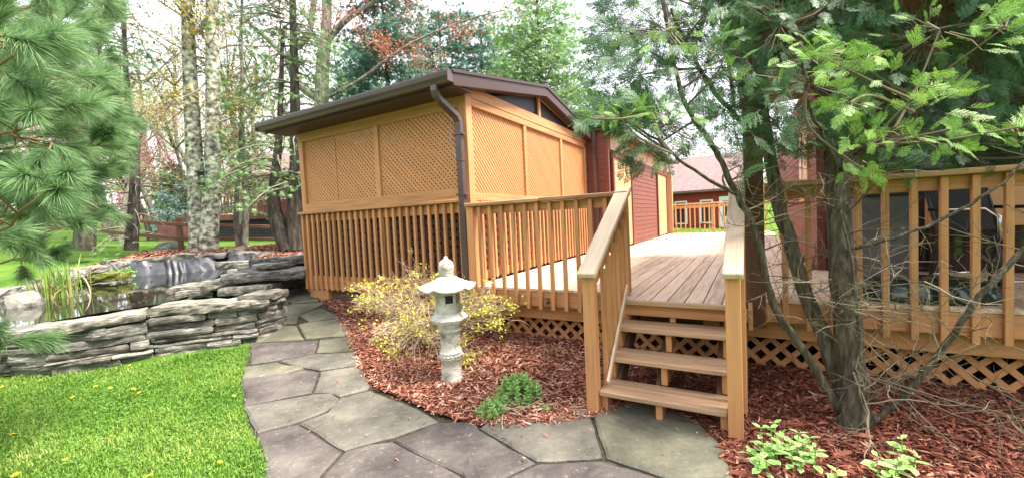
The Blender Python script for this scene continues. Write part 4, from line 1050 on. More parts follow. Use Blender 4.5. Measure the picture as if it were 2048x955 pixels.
e = (nr_ - 1) * na; F.append(np.stack([e + k, nr_ * na + e + k, nr_ * na + e + k2, e + k2], 1))
o = part('roof', mesh_from('roof', V, np.concatenate(F), m_lan, True), lt); o.rotation_euler = (0, 0, .2)
fn = lp([(192, 44), (180, 48), (170, 44), (160, 50), (152, 46), (146, 50), (120, 49), (100, 42), (88, 28), (80, 14), (70, 12), (64, 8), (61, 0)], 24, 'finial')

# ================================================================== PLANTS IN THE BED
m_twig = M('dry_twig', [(0, (.22, .14, .09)), (.6, (.40, .29, .2)), (1, (.6, .5, .38))], ns=4, rnd='isl', rw=.8, rough=.85, bump=0)
m_yel = M('yellow_leaf', [(0, (.34, .40, .03)), (.5, (.56, .56, .06)), (1, (.74, .70, .16))], ns=6, rnd='isl', rw=.7, rough=.5, bump=0, trans=.3)
sb = T(845, 668); bsh = thing('spirea_bush', 'twiggy tan shrub with yellow new leaves behind the stone lantern', 'shrub', sb)
targets = []   # (px,py,depth,spread,leafy)
for (x, y, d, s, n, lf) in [(755,585,4.6,32,22,1),(735,575,4.7,25,14,.8),(800,600,4.4,50,26,.35),(850,560,4.7,40,16,.6),(820,545,4.9,35,10,.7),(830,640,4.1,45,24,.8),(785,690,4.0,28,14,.8),(770,655,4.1,35,16,.4),(880,620,4.4,50,22,.5),(960,600,4.35,45,30,1),(1000,620,4.3,30,24,1),(975,640,4.1,35,20,.8),(935,715,4.0,18,16,1),(900,690,4.1,40,14,.25),(860,700,4.0,50,18,.15),(720,600,4.5,25,12,.4),(920,575,4.7,40,12,.4)]:
    for _ in range(n):
        targets.append((pxd(x + random.gauss(0, s * .6), y + random.gauss(0, s * .4), d + random.gauss(0, .12)), lf))
mb = MB(); lpos = []; ldir = []
for p, lf in targets:
    b0 = sb + np.array([random.gauss(0, .16), random.gauss(0, .14), .02]); p[2] = max(p[2], float(terr(p[0], p[1])[0]) + .04)
    mid = (b0 + p) / 2 + np.array([random.gauss(0, .05), random.gauss(0, .05), .10 + random.random() * .1])
    t_ = np.linspace(0, 1, 6)[:, None]; c = (1 - t_) ** 2 * b0 + 2 * t_ * (1 - t_) * mid + t_ ** 2 * p + rng.normal(size=(6, 3)) * .008
    mb.tube(c - sb, [.0045, .004, .0034, .0028, .0022, .0014], 4, False)
    for _ in range(9):
        i = random.randint(2, 5); q = c[i] + rng.normal(size=3) * (.09, .09, .06); mb.tube(np.array([c[i], (c[i] + q) / 2 + rng.normal(size=3) * .01, q]) - sb, [.0022, .0018, .001], 3, False)
        if random.random() < lf * .16:
            for __ in range(5): lpos.append(q + rng.normal(size=3) * .022); ldir.append(q - c[i])
    if random.random() < lf * .55:
        for _ in range(10): lpos.append(p + rng.normal(size=3) * (.03, .03, .022)); ldir.append(p - mid)
part('branches', mb.mesh('branches', m_twig), bsh)
lpos = np.array(lpos); ldir = np.array(ldir); n = len(lpos); ldir = ldir / np.linalg.norm(ldir, axis=1)[:, None] + rng.normal(size=(n, 3)) * .7
Vl, Fl = scatter(LEAF_V, LEAF_F, lpos - sb, ldir, rdir(n, .9), rng.uniform(.022, .042, n)); part('leaves', mesh_from('leaves', Vl, Fl, m_yel), bsh)

m_sed = M('sedum_leaf', [(0, (.18, .34, .08)), (.5, (.36, .56, .18)), (1, (.58, .72, .36))], ns=8, rnd='isl', rw=.6, rough=.4, bump=0, trans=.4, spec=.4)
def rosettes(par, n, R, hh, leaf, m, k=9):
    P = []; X = []; Z = []; S = []; mbs = MB()
    for _ in range(n):
        a = random.uniform(0, 6.283); r = R * math.sqrt(random.random()); top = np.array([r * math.cos(a), r * math.sin(a), hh * (1 - .7 * (r / R) ** 2) * random.uniform(.75, 1.1)])
        b = top * (.35, .35, 0); mbs.tube([b, (b + top) / 2 + [0, 0, .01], top], .003, 4, False)
        for lv in range(3):
            for q in range(k - lv * 2):
                aa = random.uniform(0, 6.283); el = (.1, .5, 1.1)[lv] + random.gauss(0, .2)
                d = np.array([math.cos(aa) * math.cos(el), math.sin(aa) * math.cos(el), math.sin(el)]); P.append(top - [0, 0, (2 - lv) * leaf * .5]); X.append(d); Z.append([-d[0] * .5, -d[1] * .5, 1]); S.append(leaf * random.uniform(.7, 1.1) * (1, .85, .6)[lv])
    part('stems', mbs.mesh('stems', m_stem), par)
    Vl, Fl = scatter(LEAF_V * (1, 1.15, 1), LEAF_F, np.array(P), np.array(X), np.array(Z), np.array(S)); part('leaves', mesh_from('leaves', Vl, Fl, m), par)
for x, y, n, R, hh, lab in ((1038, 800, 120, .20, .21, 'large mound of fresh green sedum in the red mulch'), (983, 832, 40, .12, .13, 'smaller mound of fresh green sedum next to the large one'), (1095, 826, 7, .06, .07, 'tiny tuft of green sedum between the large mound and the stairs'), (990, 733, 4, .04, .05, 'lone green seedling in the mulch between lantern and lattice')):
    p = T(x, y); t = thing('sedum_plant', lab, 'plant', p); rosettes(t, n, R, hh, .04, m_sed)
mh = MB()
p = T(1035, 826); t = thing('dry_stalks', 'scattered dead pale stalks lying round the sedum', 'dead stalks', p)
for _ in range(26):
    a = random.uniform(0, 6.283); q = np.array([random.gauss(0, .2), random.gauss(.05, .13), .05]); d = np.array([math.cos(a), math.sin(a), random.gauss(0, .12)]) * random.uniform(.05, .16)
    w = [q - d, q + rng.normal(size=3) * .01, q + d]; w = [np.array([v[0], v[1], max(v[2], .02) + float(terr(p[0] + v[0], p[1] + v[1])[0]) - p[2] + .012]) for v in w]; mh.tube(w, .003, 4, False)
part('stalks', mh.mesh('stalks', m_twig), t)
p = T(1105, 712); t = thing('grass_tuft', 'small dry tan grass tuft in front of the skirting lattice', 'grass tuft', p); blades(t, 70, .13, .10, 1.2, m_dry, 'leaves', .0022)

# variegated ground plants
m_vg = M('variegated_green', [(0, (.12, .30, .05)), (.6, (.24, .46, .10)), (1, (.38, .56, .18))], ns=8, rnd='isl', rw=.6, rough=.45, bump=.2, trans=.25)
m_vw = M('variegated_white', [(0, (.34, .50, .20)), (1, (.55, .66, .38))], ns=8, rnd=None, rough=.45, bump=0, trans=.25)
OV = np.array([(0, 0, 0), (.25, .24, .03), (.6, .26, .02), (1, 0, -.08), (.6, -.26, .02), (.25, -.24, .03), (.06, 0, -.01), (.27, .19, .02), (.58, .21, .01), (.9, 0, -.06), (.58, -.21, .01), (.27, -.19, .02), (.5, 0, -.02)])
OFo = [(i, (i + 1) % 6, 6 + (i + 1) % 6, 6 + i) for i in range(6)]; OFi = [(6 + i, 6 + (i + 1) % 6, 12) for i in range(6)]
def varieg(x, y, n, R, lab):
    p = T(x, y); t = thing('variegated_plant', lab, 'plant', p); P = []; X = []; Z = []; S = []; mbs = MB()
    for _ in range(n):
        a = random.uniform(0, 6.283); r = R * math.sqrt(random.random()); b = np.array([r * math.cos(a), r * math.sin(a), 0]); h = random.uniform(.09, .26) * (1.2 - .5 * r / R); top = b * 1.25 + [random.gauss(0, .02), random.gauss(0, .02), h]
        mbs.tube([b, (b + top) / 2, top], .003, 4, False); a0 = random.uniform(0, 6.28)
        for lv in range(3):
            for s in (0, math.pi):
                aa = a0 + lv * 1.57 + s; q = b + (top - b) * (.5, .78, 1)[lv]; d = np.array([math.cos(aa), math.sin(aa), .35 if lv == 2 else .05]); P.append(q); X.append(d); Z.append([0, 0, 1.0]); S.append(random.uniform(.05, .078) * (1, 1, .7)[lv])
    part('stems', mbs.mesh('stems', m_stem), t)
    Vl, Fl = scatter(OV, [np.array(OFo), np.array(OFi)], np.array(P), np.array(X), np.array(Z) + rng.normal(size=(len(P), 3)) * .25, np.array(S))
    mi = np.concatenate([np.ones(len(Fl[0]), int), np.zeros(len(Fl[1]), int)])
    part('leaves', mesh_from('leaves', Vl, Fl, [m_vg, m_vw], False, mi), t)
varieg(1565, 945, 19, .16, 'cluster of pale edged variegated leaves in the mulch by the newel post')
varieg(1735, 975, 7, .14, 'low pale edged variegated plant in the mulch straight below the cedar trunk')
varieg(1812, 962, 3, .05, 'smallest pale edged variegated sprig, in the open mulch past the cedar trunk')

# ================================================================== CEDAR
m_bark = M('cedar_bark', [(0, (.035, .028, .02)), (.5, (.09, .075, .052)), (1, (.19, .165, .12))], ns=7, st=(6, 6, .9), det=10, rough=.95, bump=1, bs=9, bst=(7, 7, .8), bd=.03, rnd=None)
m_twg = M('cedar_twig', [(0, (.06, .045, .03)), (.6, (.14, .11, .07)), (1, (.34, .29, .21))], ns=3, rnd='isl', rw=.8, rough=.9, bump=0)
m_ced = M('cedar_foliage', [(0, (.018, .055, .022)), (.5, (.05, .125, .045)), (1, (.12, .23, .075))], ns=2, rnd='isl', rw=.55, rough=.55, bump=0, trans=.22, spec=.35)
m_cedb = M('cedar_new_growth', [(0, (.07, .18, .035)), (.5, (.17, .34, .055)), (1, (.38, .54, .12))], ns=2, rnd='isl', rw=.55, rough=.5, bump=0, trans=.3, spec=.35)
cb = T(1708, 856); cd = thing('cedar_tree', 'multi stemmed cedar with feathery green sprays in front of the porch', 'tree', cb)
def rel(L): return np.array([pxd(*q) for q in L]) - cb
def smooth_path(P, n=4):
    P = np.asarray(P); t = np.arange(len(P)); tt = np.linspace(0, len(P) - 1, (len(P) - 1) * n + 1); out = []
    for s in tt:
        i = int(min(s, len(P) - 2)); f = s - i; p0 = P[max(i - 1, 0)]; p1 = P[i]; p2 = P[i + 1]; p3 = P[min(i + 2, len(P) - 1)]
        out.append(.5 * (2 * p1 + (p2 - p0) * f + (2 * p0 - 5 * p1 + 4 * p2 - p3) * f ** 2 + (3 * p1 - p0 - 3 * p2 + p3) * f ** 3))
    return np.array(out)
LIMBS = []
def stem(name, L, r0, r1, sides=12, par=None, bark=None, jit=.004, flare=0):
    P = smooth_path(rel(L)); n = len(P); P = P + rng.normal(size=P.shape) * jit
    r = np.linspace(r0, r1, n) * (1 + rng.normal(size=n) * .03)
    if flare: r[:4] *= [1 + flare, 1 + flare * .5, 1 + flare * .2, 1 + flare * .06]
    mb = MB(); mb.tube(P, r, sides); LIMBS.append(P); return part(name, mb.mesh(name, bark or m_bark, True), par or cd)
stem('trunk', [(1708,885,2.60),(1703,760,2.64),(1692,620,2.68),(1682,500,2.72),(1674,380,2.78),(1668,250,2.85),(1660,100,2.95),(1655,-60,3.05),(1650,-350,3.2)], .082, .05, 16, flare=.3)
stem('trunk', [(1690,800,2.70),(1655,690,2.78),(1620,610,2.85),(1585,500,2.9),(1560,420,2.95),(1545,350,3.0),(1530,250,3.05),(1515,100,3.1),(1505,-80,3.2),(1495,-300,3.3)], .048, .038, 12)
stem('limb', [(1685,830,2.64),(1620,720,2.7),(1562,640,2.75),(1535,560,2.75),(1505,450,2.75),(1480,400,2.75),(1455,350,2.75),(1430,300,2.75),(1390,240,2.75),(1360,180,2.75),(1340,80,2.75),(1315,-60,2.8)], .028, .012, 8)
stem('limb', [(1725,858,2.56),(1790,806,2.5),(1850,740,2.42),(1910,660,2.35),(1960,590,2.3),(2048,500,2.25),(2150,380,2.25),(2200,250,2.3)], .02, .012, 8)
stem('limb', [(1722,870,2.5),(1722,780,2.5),(1715,640,2.5),(1702,520,2.52),(1680,420,2.6)], .013, .006, 6)
stem('limb', [(1685,500,2.68),(1735,490,2.55),(1801,472,2.45),(1871,446,2.4),(1941,407,2.35),(2008,363,2.3),(2070,300,2.3)], .014, .006, 6)
stem('limb', [(1475,390,2.75),(1420,360,2.65),(1360,320,2.55),(1300,270,2.5),(1240,240,2.45),(1185,235,2.45)], .012, .004, 6)
stem('limb', [(1675,360,2.75),(1660,300,2.5),(1630,240,2.3),(1610,160,2.15),(1600,90,2.1)], .014, .005, 6)
stem('limb', [(1680,340,2.75),(1720,300,2.5),(1790,260,2.3),(1850,210,2.1),(1900,170,2.05)], .014, .005, 6)
stem('limb', [(1668,240,2.85),(1760,220,2.8),(1880,230,2.8),(2000,200,2.8),(2120,180,2.8)], .022, .01, 6)
stem('limb', [(1665,150,2.9),(1780,80,2.9),(1900,30,2.9),(2050,-30,2.9)], .022, .01, 6)
stem('limb', [(1535,300,3.0),(1470,230,2.95),(1420,170,2.9),(1380,100,2.9),(1340,20,2.9)], .02, .008, 6)
stem('limb', [(1520,150,3.1),(1580,80,2.9),(1640,20,2.8),(1700,-40,2.8)], .02, .008, 6)
# frond template
fv = []; ft = []
def strip(p, d, L, w):
    p = np.array(p, float); d = np.array(d, float); nrm = np.array([-d[1], d[0], 0]); i = len(fv)
    fv.extend([p - nrm * w * .6, p + d * L * .55 - nrm * w, p + d * L, p + d * L * .55 + nrm * w, p + nrm * w * .6]); ft.extend([(i, i + 1, i + 3), (i, i + 3, i + 4), (i + 1, i + 2, i + 3)])
strip((0, 0, 0), (1, 0, 0), 1.0, .009)
for k in range(8):
    t_ = .10 + k * .108; L_ = (.46 * (1 - t_) ** .85 + .06) * random.uniform(.75, 1.15)
    for s in (-1, 1):
        a = s * math.radians(44 - 12 * t_ + random.gauss(0, 5)); d = (math.cos(a), math.sin(a), -.12); b = (t_ + (.05 if s > 0 else 0), 0, 0); strip(b, d, L_, .009)
        for j in range(4):
            tj = .22 + j * .2; bb = np.array(b) + np.array(d) * L_ * tj
            for s2 in (-1, 1):
                a2 = a + s2 * math.radians(38); strip(bb, (math.cos(a2), math.sin(a2), random.gauss(-.15, .15)), L_ * .26 * (1.15 - tj) + .02, .0095)
fv = np.array(fv); ft = np.array(ft); fv[:, 2] -= .18 * fv[:, 0] ** 2
allp = np.concatenate(LIMBS)
def cloud(specs, mat, name, s0, s1, face=.0, twigs=True, par=None):
    P = []; X = []; Z = []; mb = MB()
    for (x, y, d, rx, ry, n) in specs:
        ctr = pxd(x, y, d) - cb
        dist = np.linalg.norm(allp - ctr, axis=1); root = allp[np.argsort(dist)[:12][-1]]
        if twigs:
            mid = (root + ctr) / 2 + rng.normal(size=3) * .04; c = smooth_path([root, mid, ctr], 4); mb.tube(c, np.linspace(.009, .004, len(c)), 5, False)
        for _ in range(n):
            while True:
                a, b = random.uniform(-1, 1), random.uniform(-1, 1)
                if a * a + b * b < 1: break
            q = pxd(x + a * rx, y + b * ry, d + random.gauss(0, .16)) - cb
            out_ = (q - root); out_ /= np.linalg.norm(out_) + 1e-6
            dr = out_ * .9 + rng.normal(size=3) * .45 + [0, 0, -.25]
            P.append(q); X.append(dr); z = rng.normal(size=3) * .75 + [0, -face, .55]; Z.append(z)
            if twigs and random.random() < .45:
                c0 = ctr + (q - ctr) * random.uniform(.0, .4); mb.tube([c0, (c0 + q) / 2 + rng.normal(size=3) * .015, q], [.003, .0025, .0015], 3, False)
    V, F = scatter(fv, ft, np.array(P), np.array(X), np.array(Z), rng.uniform(s0, s1, len(P)))
    part(name, mesh_from(name, V, F, mat), par or cd)
    if twigs: part('twigs', mb.mesh('twigs', m_twg), par or cd)
cloud([(1340,60,2.9,150,85,210),(1400,140,2.9,120,80,170),(1280,150,2.8,90,70,110),(1250,235,2.6,85,32,100),(1330,250,2.7,100,50,120),(1300,300,2.7,55,28,30),(1240,60,3.0,60,70,60),(1450,220,2.9,60,60,50),(1420,20,3.0,120,60,110),
       (1560,50,2.8,130,80,150),(1620,170,2.7,130,80,130),(1560,260,2.8,90,60,70),(1700,60,2.9,120,80,130),(1850,80,2.9,200,110,290),(1960,180,2.8,120,110,190),(1780,200,2.9,120,80,150),(2000,40,2.7,90,70,90),(1900,285,2.8,170,50,190),(2080,250,2.6,90,100,90),(1720,280,2.8,90,40,60),(1480,330,2.85,40,30,16),(1800,-60,3.0,320,80,200),(1450,-60,3.0,250,70,140)], m_ced, 'foliage', .10, .21)
cloud([(1640,110,2.0,85,40,34),(1720,130,2.0,75,45,34),(1700,205,2.05,80,25,28),(1850,185,2.0,60,28,26),(1820,275,2.1,130,22,36),(1720,335,2.1,80,14,12),(2010,55,1.9,60,38,26),(2030,255,1.9,45,38,12),(1300,225,2.4,110,24,36),(1230,222,2.4,50,18,20),(1330,60,2.5,110,60,30),(1450,110,2.6,60,50,16),(1960,240,2.1,90,26,20),(1880,60,2.3,120,60,24)], m_cedb, 'new_growth', .07, .13, face=.4)
# bare twigs at the lower trunk
mb = MB()
def twig(p, d, L, r, lvl):
    n = 6; c = [p]; q = p.copy(); dd = d / np.linalg.norm(d)
    for i in range(n - 1): dd = dd + rng.normal(size=3) * .16 + np.array([0, 0, .03]); dd /= np.linalg.norm(dd); q = q + dd * L / (n - 1); c.append(q.copy())
    mb.tube(np.array(c), np.linspace(r, r * .35, n), 4 if lvl < 2 else 3, False)
    if lvl < 2:
        for _ in range(4 if lvl == 0 else 3):
            i = random.randint(1, n - 1); twig(c[i], dd + rng.normal(size=3) * .75, L * random.uniform(.3, .55), r * .55, lvl + 1)
for _ in range(75):
    Lm = LIMBS[random.choice([0, 0, 0, 1, 1, 2, 2, 4])]; y = .16 + random.random() * .45; i = int(y * (len(Lm) - 1)); a = random.uniform(0, 6.283)
    d = np.array([math.cos(a), math.sin(a) * .8 - .25, random.gauss(.12, .3)]); twig(Lm[i].copy(), d, random.uniform(.22, .7), random.uniform(.003, .006), 0)
for _ in range(24):
    i = random.randint(int(len(LIMBS[3]) * .2), len(LIMBS[3]) - 1); twig(LIMBS[3][i].copy(), rng.normal(size=3), random.uniform(.2, .5), .004, 0)
part('bare_twigs', mb.mesh('bare_twigs', m_twg), cd)

# ================================================================== FOREGROUND PINE
m_pb = M('pine_bark', [(0, (.035, .03, .024)), (.5, (.10, .085, .065)), (1, (.2, .17, .13))], ns=6, st=(4, 4, 1), det=10, rough=.95, bump=1, bs=9, bst=(5, 5, 1), bd=.04, rnd=None)
m_pt = M('pine_twig', [(0, (.12, .075, .04)), (1, (.28, .18, .10))], ns=4, rnd='isl', rw=.6, rough=.9, bump=0)
m_nd = M('pine_needle', [(0, (.065, .145, .06)), (.45, (.16, .28, .115)), (.8, (.28, .42, .19)), (1, (.48, .60, .35))], ns=1.2, rnd='isl', rw=.6, rough=.5, bump=0, trans=.3, spec=.35)
pb_ = np.array([-3.6, 2.15, 0.0]); pn = thing('pine_tree', 'soft long needled green pine leaning over the pond wall', 'tree', pb_)
mb = MB(); mb.tube(np.array([(0, 0, -.1), (.02, 0, .6), (.0, .05, 2), (.05, .05, 4), (.03, 0, 7), (0, 0, 9)]), [.2, .16, .14, .12, .08, .02], 12); part('trunk', mb.mesh('trunk', m_pb, True), pn)
NP = []; ND = []; NL = []
mbt = MB()
def needles(p0, p1, n, L):
    d = p1 - p0; ln = np.linalg.norm(d); d = d / ln; t_ = rng.uniform(.0, 1.0, n); 
    pos = p0 + (p1 - p0) * t_[:, None]; r = rng.normal(size=(n, 3)); r -= d * (r @ d)[:, None]; r /= np.linalg.norm(r, axis=1)[:, None]
    sp = rng.uniform(.35, 1.0, n)[:, None]; dr = d * (1.0) + r * sp; dr /= np.linalg.norm(dr, axis=1)[:, None]
    NP.append(pos); ND.append(dr); NL.append(L * rng.uniform(.75, 1.1, n))
def pine_branch(L, r, tw, nl=.105, dens=430):
    P = smooth_path(np.array([pxd(*q) for q in L]) - pb_, 4); P = P + rng.normal(size=P.shape) * .006; n = len(P); mbt.tube(P, np.linspace(r, .003, n), 6, False)
    e = P[-1] - P[-2]; e /= np.linalg.norm(e); needles(P[-2], P[-1] + e * .06, dens, nl)
    for k in range(tw):
        i = random.randint(max(1, int(n * .25)), n - 2); d = P[i + 1] - P[i]; d /= np.linalg.norm(d); s = rng.normal(size=3) * (1, 1, .55); s -= d * (s @ d); s /= np.linalg.norm(s)
        ln = random.uniform(.12, .26) * (1.15 - .5 * i / n); q = P[i] + (d * .75 + s * .8 + [0, 0, .12]) * ln; m = (P[i] + q) / 2 - [0, 0, .015]
        mbt.tube([P[i], m, q], [.0045, .0035, .002], 4, False); u_ = q - m; u_ /= np.linalg.norm(u_); needles(P[i] + (q - P[i]) * .35, q + u_ * .03, int(dens * .95), nl)
for L, r, tw in [
  ([(-330,330,2.2),(-150,250,1.7),(-40,160,1.45),(75,78,1.35)], .012, 7), ([(-330,200,2.2),(-150,140,1.6),(-40,100,1.4),(14,70,1.3)], .012, 5), ([(-330,120,2.2),(-150,60,1.8),(0,20,1.7),(120,-10,1.7)], .014, 9),
  ([(-330,560,2.2),(-160,520,1.7),(0,462,1.5),(70,405,1.42),(123,352,1.38)], .008, 7), ([(-330,420,2.2),(-120,330,1.7),(0,270,1.5),(60,215,1.45)], .010, 6),
  ([(-330,760,2.2),(-100,700,1.8),(-30,680,1.7),(15,680,1.65)], .007, 3),
  ([(-300,520,2.6),(-60,480,2.6),(60,470,2.6),(140,452,2.7)], .012, 11), ([(-300,560,2.8),(-60,530,2.8),(40,520,2.8),(105,505,2.8)], .010, 8), ([(-300,200,2.9),(-60,190,2.9),(110,180,2.9),(225,185,3.0)], .014, 14), ([(-300,60,3.0),(-60,70,3.0),(110,60,3.0),(215,30,3.1)], .014, 14), ([(-300,300,2.9),(-60,270,2.9),(110,265,2.9),(228,262,3.0)], .014, 14), ([(-300,400,3.0),(-60,380,3.0),(110,400,3.0),(205,410,3.0)], .014, 12),
  ([(-300,260,2.6),(-60,230,2.5),(90,200,2.5),(200,150,2.6)], .018, 15), ([(-300,330,2.6),(-60,300,2.6),(100,290,2.6),(215,290,2.7)], .018, 16), ([(-300,150,2.8),(-60,120,2.7),(80,80,2.7),(190,50,2.8)], .018, 15), ([(-300,60,2.8),(-60,30,2.7),(80,10,2.7),(185,-20,2.8)], .018, 14),
  ([(-300,420,2.6),(-60,400,2.6),(90,380,2.7),(200,350,2.7)], .016, 15), ([(-300,240,3.2),(0,230,3.1),(120,240,3.1),(220,225,3.1)], .016, 14), ([(-300,100,3.2),(0,110,3.2),(120,140,3.2),(210,110,3.3)], .016, 14), ([(-300,350,3.2),(0,340,3.2),(140,330,3.2),(235,320,3.2)], .016, 14),
  ([(-300,20,2.4),(-60,-10,2.2),(60,40,2.1),(130,60,2.1)], .014, 12), ([(-300,180,2.4),(-60,170,2.2),(60,150,2.1),(120,170,2.0)], .014, 12), ([(-300,480,2.4),(-60,440,2.2),(60,430,2.2),(140,440,2.2)], .014, 12), ([(-300,300,2.2),(-60,260,2.1),(40,270,2.0),(110,290,2.0)], .014, 12), ([(-300,400,2.1),(-60,360,2.0),(40,350,1.9),(100,370,1.9)], .014, 11)]:
    pine_branch(L, r, tw)
part('branches', mbt.mesh('branches', m_pt), pn)
P_ = np.concatenate(NP); D_ = np.concatenate(ND); L_ = np.concatenate(NL); n = len(P_)
w = .0009; s1 = np.cross(D_, rng.normal(size=(n, 3))); s1 /= np.linalg.norm(s1, axis=1)[:, None]; s2 = np.cross(D_, s1)
droop = np.zeros((n, 3)); droop[:, 2] = -.22 * L_ * rng.uniform(.5, 1.3, n)
mid = P_ + D_ * (L_ * .55)[:, None] + droop * .3; tip = P_ + D_ * L_[:, None] + droop
V = np.stack([P_ - s1 * w, P_ + s1 * w, mid - s1 * w * .9, mid + s1 * w * .9, tip], 1).reshape(-1, 3); o5 = np.arange(n)[:, None] * 5
part('needles', mesh_from('needles', V, [o5 + np.array([[0, 1, 3, 2]]), o5 + np.array([[2, 3, 4]])], m_nd), pn)
print('needles', n)
# ================================================================== BACKGROUND TREES
def gp(px, d):
    p = pxd(px, 460, d); return np.array([p[0], p[1], float(terr(p[0], p[1])[0])])
m_gb = M('grey_bark', [(0, (.07, .063, .05)), (.5, (.18, .165, .13)), (1, (.34, .32, .26))], ns=4, st=(3, 3, 1), det=10, rough=.95, bump=1, bs=7, bst=(4, 4, 1), bd=.05, rnd=None)
m_birch = M('lichen_bark', [(0, (.05, .045, .035)), (.3, (.14, .13, .10)), (.55, (.28, .28, .21)), (.8, (.44, .45, .35)), (1, (.58, .58, .48))], ns=6, st=(1, 1, 1.2), det=12, rough=.9, bump=.8, bs=9, rnd=None, lo=.36, hi=.64)
m_db = M('dark_bark', [(0, (.02, .017, .014)), (.5, (.055, .045, .035)), (1, (.12, .105, .08))], ns=4, st=(3, 3, .8), det=10, rough=.95, bump=1, bs=7, bst=(5, 5, .8), bd=.05, rnd=None)
m_tw = M('grey_twig', [(0, (.10, .085, .07)), (1, (.26, .22, .18))], ns=4, rnd='isl', rw=.7, rough=.9, bump=0)
def lm(name, a, b, c, tr=.3): return M(name, [(0, a), (.5, b), (1, c)], ns=.8, rnd='isl', rw=.7, rough=.6, bump=0, trans=tr)
l_olive = lm('olive_bud', (.20, .17, .03), (.40, .32, .06), (.58, .46, .12)); l_red = lm('red_bud', (.26, .07, .04), (.45, .14, .08), (.60, .26, .15)); l_pink = lm('pink_blossom', (.36, .07, .14), (.55, .14, .25), (.70, .30, .40))
l_lime = lm('lime_leaf', (.22, .28, .05), (.40, .46, .12), (.58, .60, .24)); l_hem = lm('hemlock_needle', (.06, .12, .04), (.12, .22, .075), (.22, .33, .13), .3); l_teal = lm('pine_teal', (.055, .13, .10), (.10, .21, .15), (.18, .31, .22), .3)  # hemlock and pine tones lightened, haze put into the leaf colour
l_brt = lm('bright_conifer', (.12, .24, .08), (.21, .36, .13), (.34, .48, .2), .3); l_tan = lm('tan_leaf', (.28, .17, .09), (.46, .32, .19), (.62, .48, .32)); l_blue = lm('spruce_blue', (.08, .15, .13), (.15, .25, .22), (.26, .36, .32), .1)
def wild(p, d, L, r, lvl, P, mb, mbt, tips):
    n = P.get('n', 7); c = [p]; q = p.copy(); dd = d / np.linalg.norm(d)
    for i in range(n - 1):
        dd = dd + rng.normal(size=3) * P['wob'] + np.array([0, 0, P['up'][lvl]]); dd /= np.linalg.norm(dd); q = q + dd * L / (n - 1); c.append(q.copy())
    c = np.array(c); last = lvl == P['max']
    (mbt if lvl >= 2 else mb).tube(c, np.linspace(r, max(r * .35, .004), n), (9, 6, 4, 3, 3)[lvl], False)
    if last: tips.extend([(c[i], dd) for i in (n // 2, n - 2, n - 1)]); return
    for _ in range(P['k'][lvl]):
        i = random.randint(max(1, int(n * P['t0'][lvl])), n - 1); s = rng.normal(size=3); s -= dd * (s @ dd); s /= np.linalg.norm(s) + 1e-6
        td = c[min(i + 1, n - 1)] - c[max(i - 1, 0)]; td /= np.linalg.norm(td)
        wild(c[i].copy(), td * P['fw'] + s, L * P['len'][lvl] * random.uniform(.6, 1.1), r * P['rad'] * random.uniform(.7, 1.05), lvl + 1, P, mb, mbt, tips)
def leaf_mesh(tips, per, size, mat, spread, hang=0.):
    p = np.array([t[0] for t in tips]); p = np.repeat(p, per, 0); n = len(p); p = p + rng.normal(size=(n, 3)) * spread
    V, F = scatter(LEAF_V, LEAF_F, p, rdir(n, -hang), rdir(n, .4), size * rng.uniform(.6, 1.2, n)); return mesh_from('foliage', V, F, mat)
DEC = dict(wob=.12, up=(.05, .04, .03, .0), k=(8, 6, 5, 0), t0=(.3, .25, .2), len=(.5, .5, .5), rad=.45, fw=.7, max=3, n=7)
def decid(name, label, base, L, r, leaf, per, size, spread, P=DEC, bark=None, lean=(0, 0), group=None, stems=None, frac=1.0):
    t = thing(name, label, 'tree', base, 0, group); mb = MB(); mbt = MB(); tips = []
    if stems:
        for S in stems:
            path = smooth_path(np.array([pxd(*q) for q in S['px']]) - base, 4); nn_ = len(path); mb.tube(path, np.linspace(S['r'][0], S['r'][1], nn_), 12, False)
            for _ in range(S['k']):
                i = int(nn_ * random.uniform(S.get('t', .25), .98)); i = min(i, nn_ - 2); td = path[i + 1] - path[i]; td /= np.linalg.norm(td); s = rng.normal(size=3); s[2] *= .3; s /= np.linalg.norm(s)
                wild(path[i].copy(), td * P['fw'] + s, S['L'] * random.uniform(.5, 1.1), max(.012, S['r'][1] * .3), 1, P, mb, mbt, tips)
    else: wild(np.array([0, 0, -.1]), np.array([lean[0], lean[1], 1.0]), L, r, 0, P, mb, mbt, tips)
    part('trunk', mb.mesh('trunk', bark or m_gb, True), t); part('twigs', mbt.mesh('twigs', m_tw), t)
    if leaf:
        if frac < 1: tips = [q for q in tips if random.random() < frac]
        part('crown', leaf_mesh(tips, per, size, leaf, spread), t)
    return t
def dup(t, loc, rz, s, label=None):
    r = t.copy(); C.objects.link(r); r.location = tuple(loc); r.rotation_euler = (0, 0, rz); r.scale = (s, s, s)
    if label: r['label'] = label
    for ch in t.children:
        c = ch.copy(); C.objects.link(c); c.parent = r
    return r
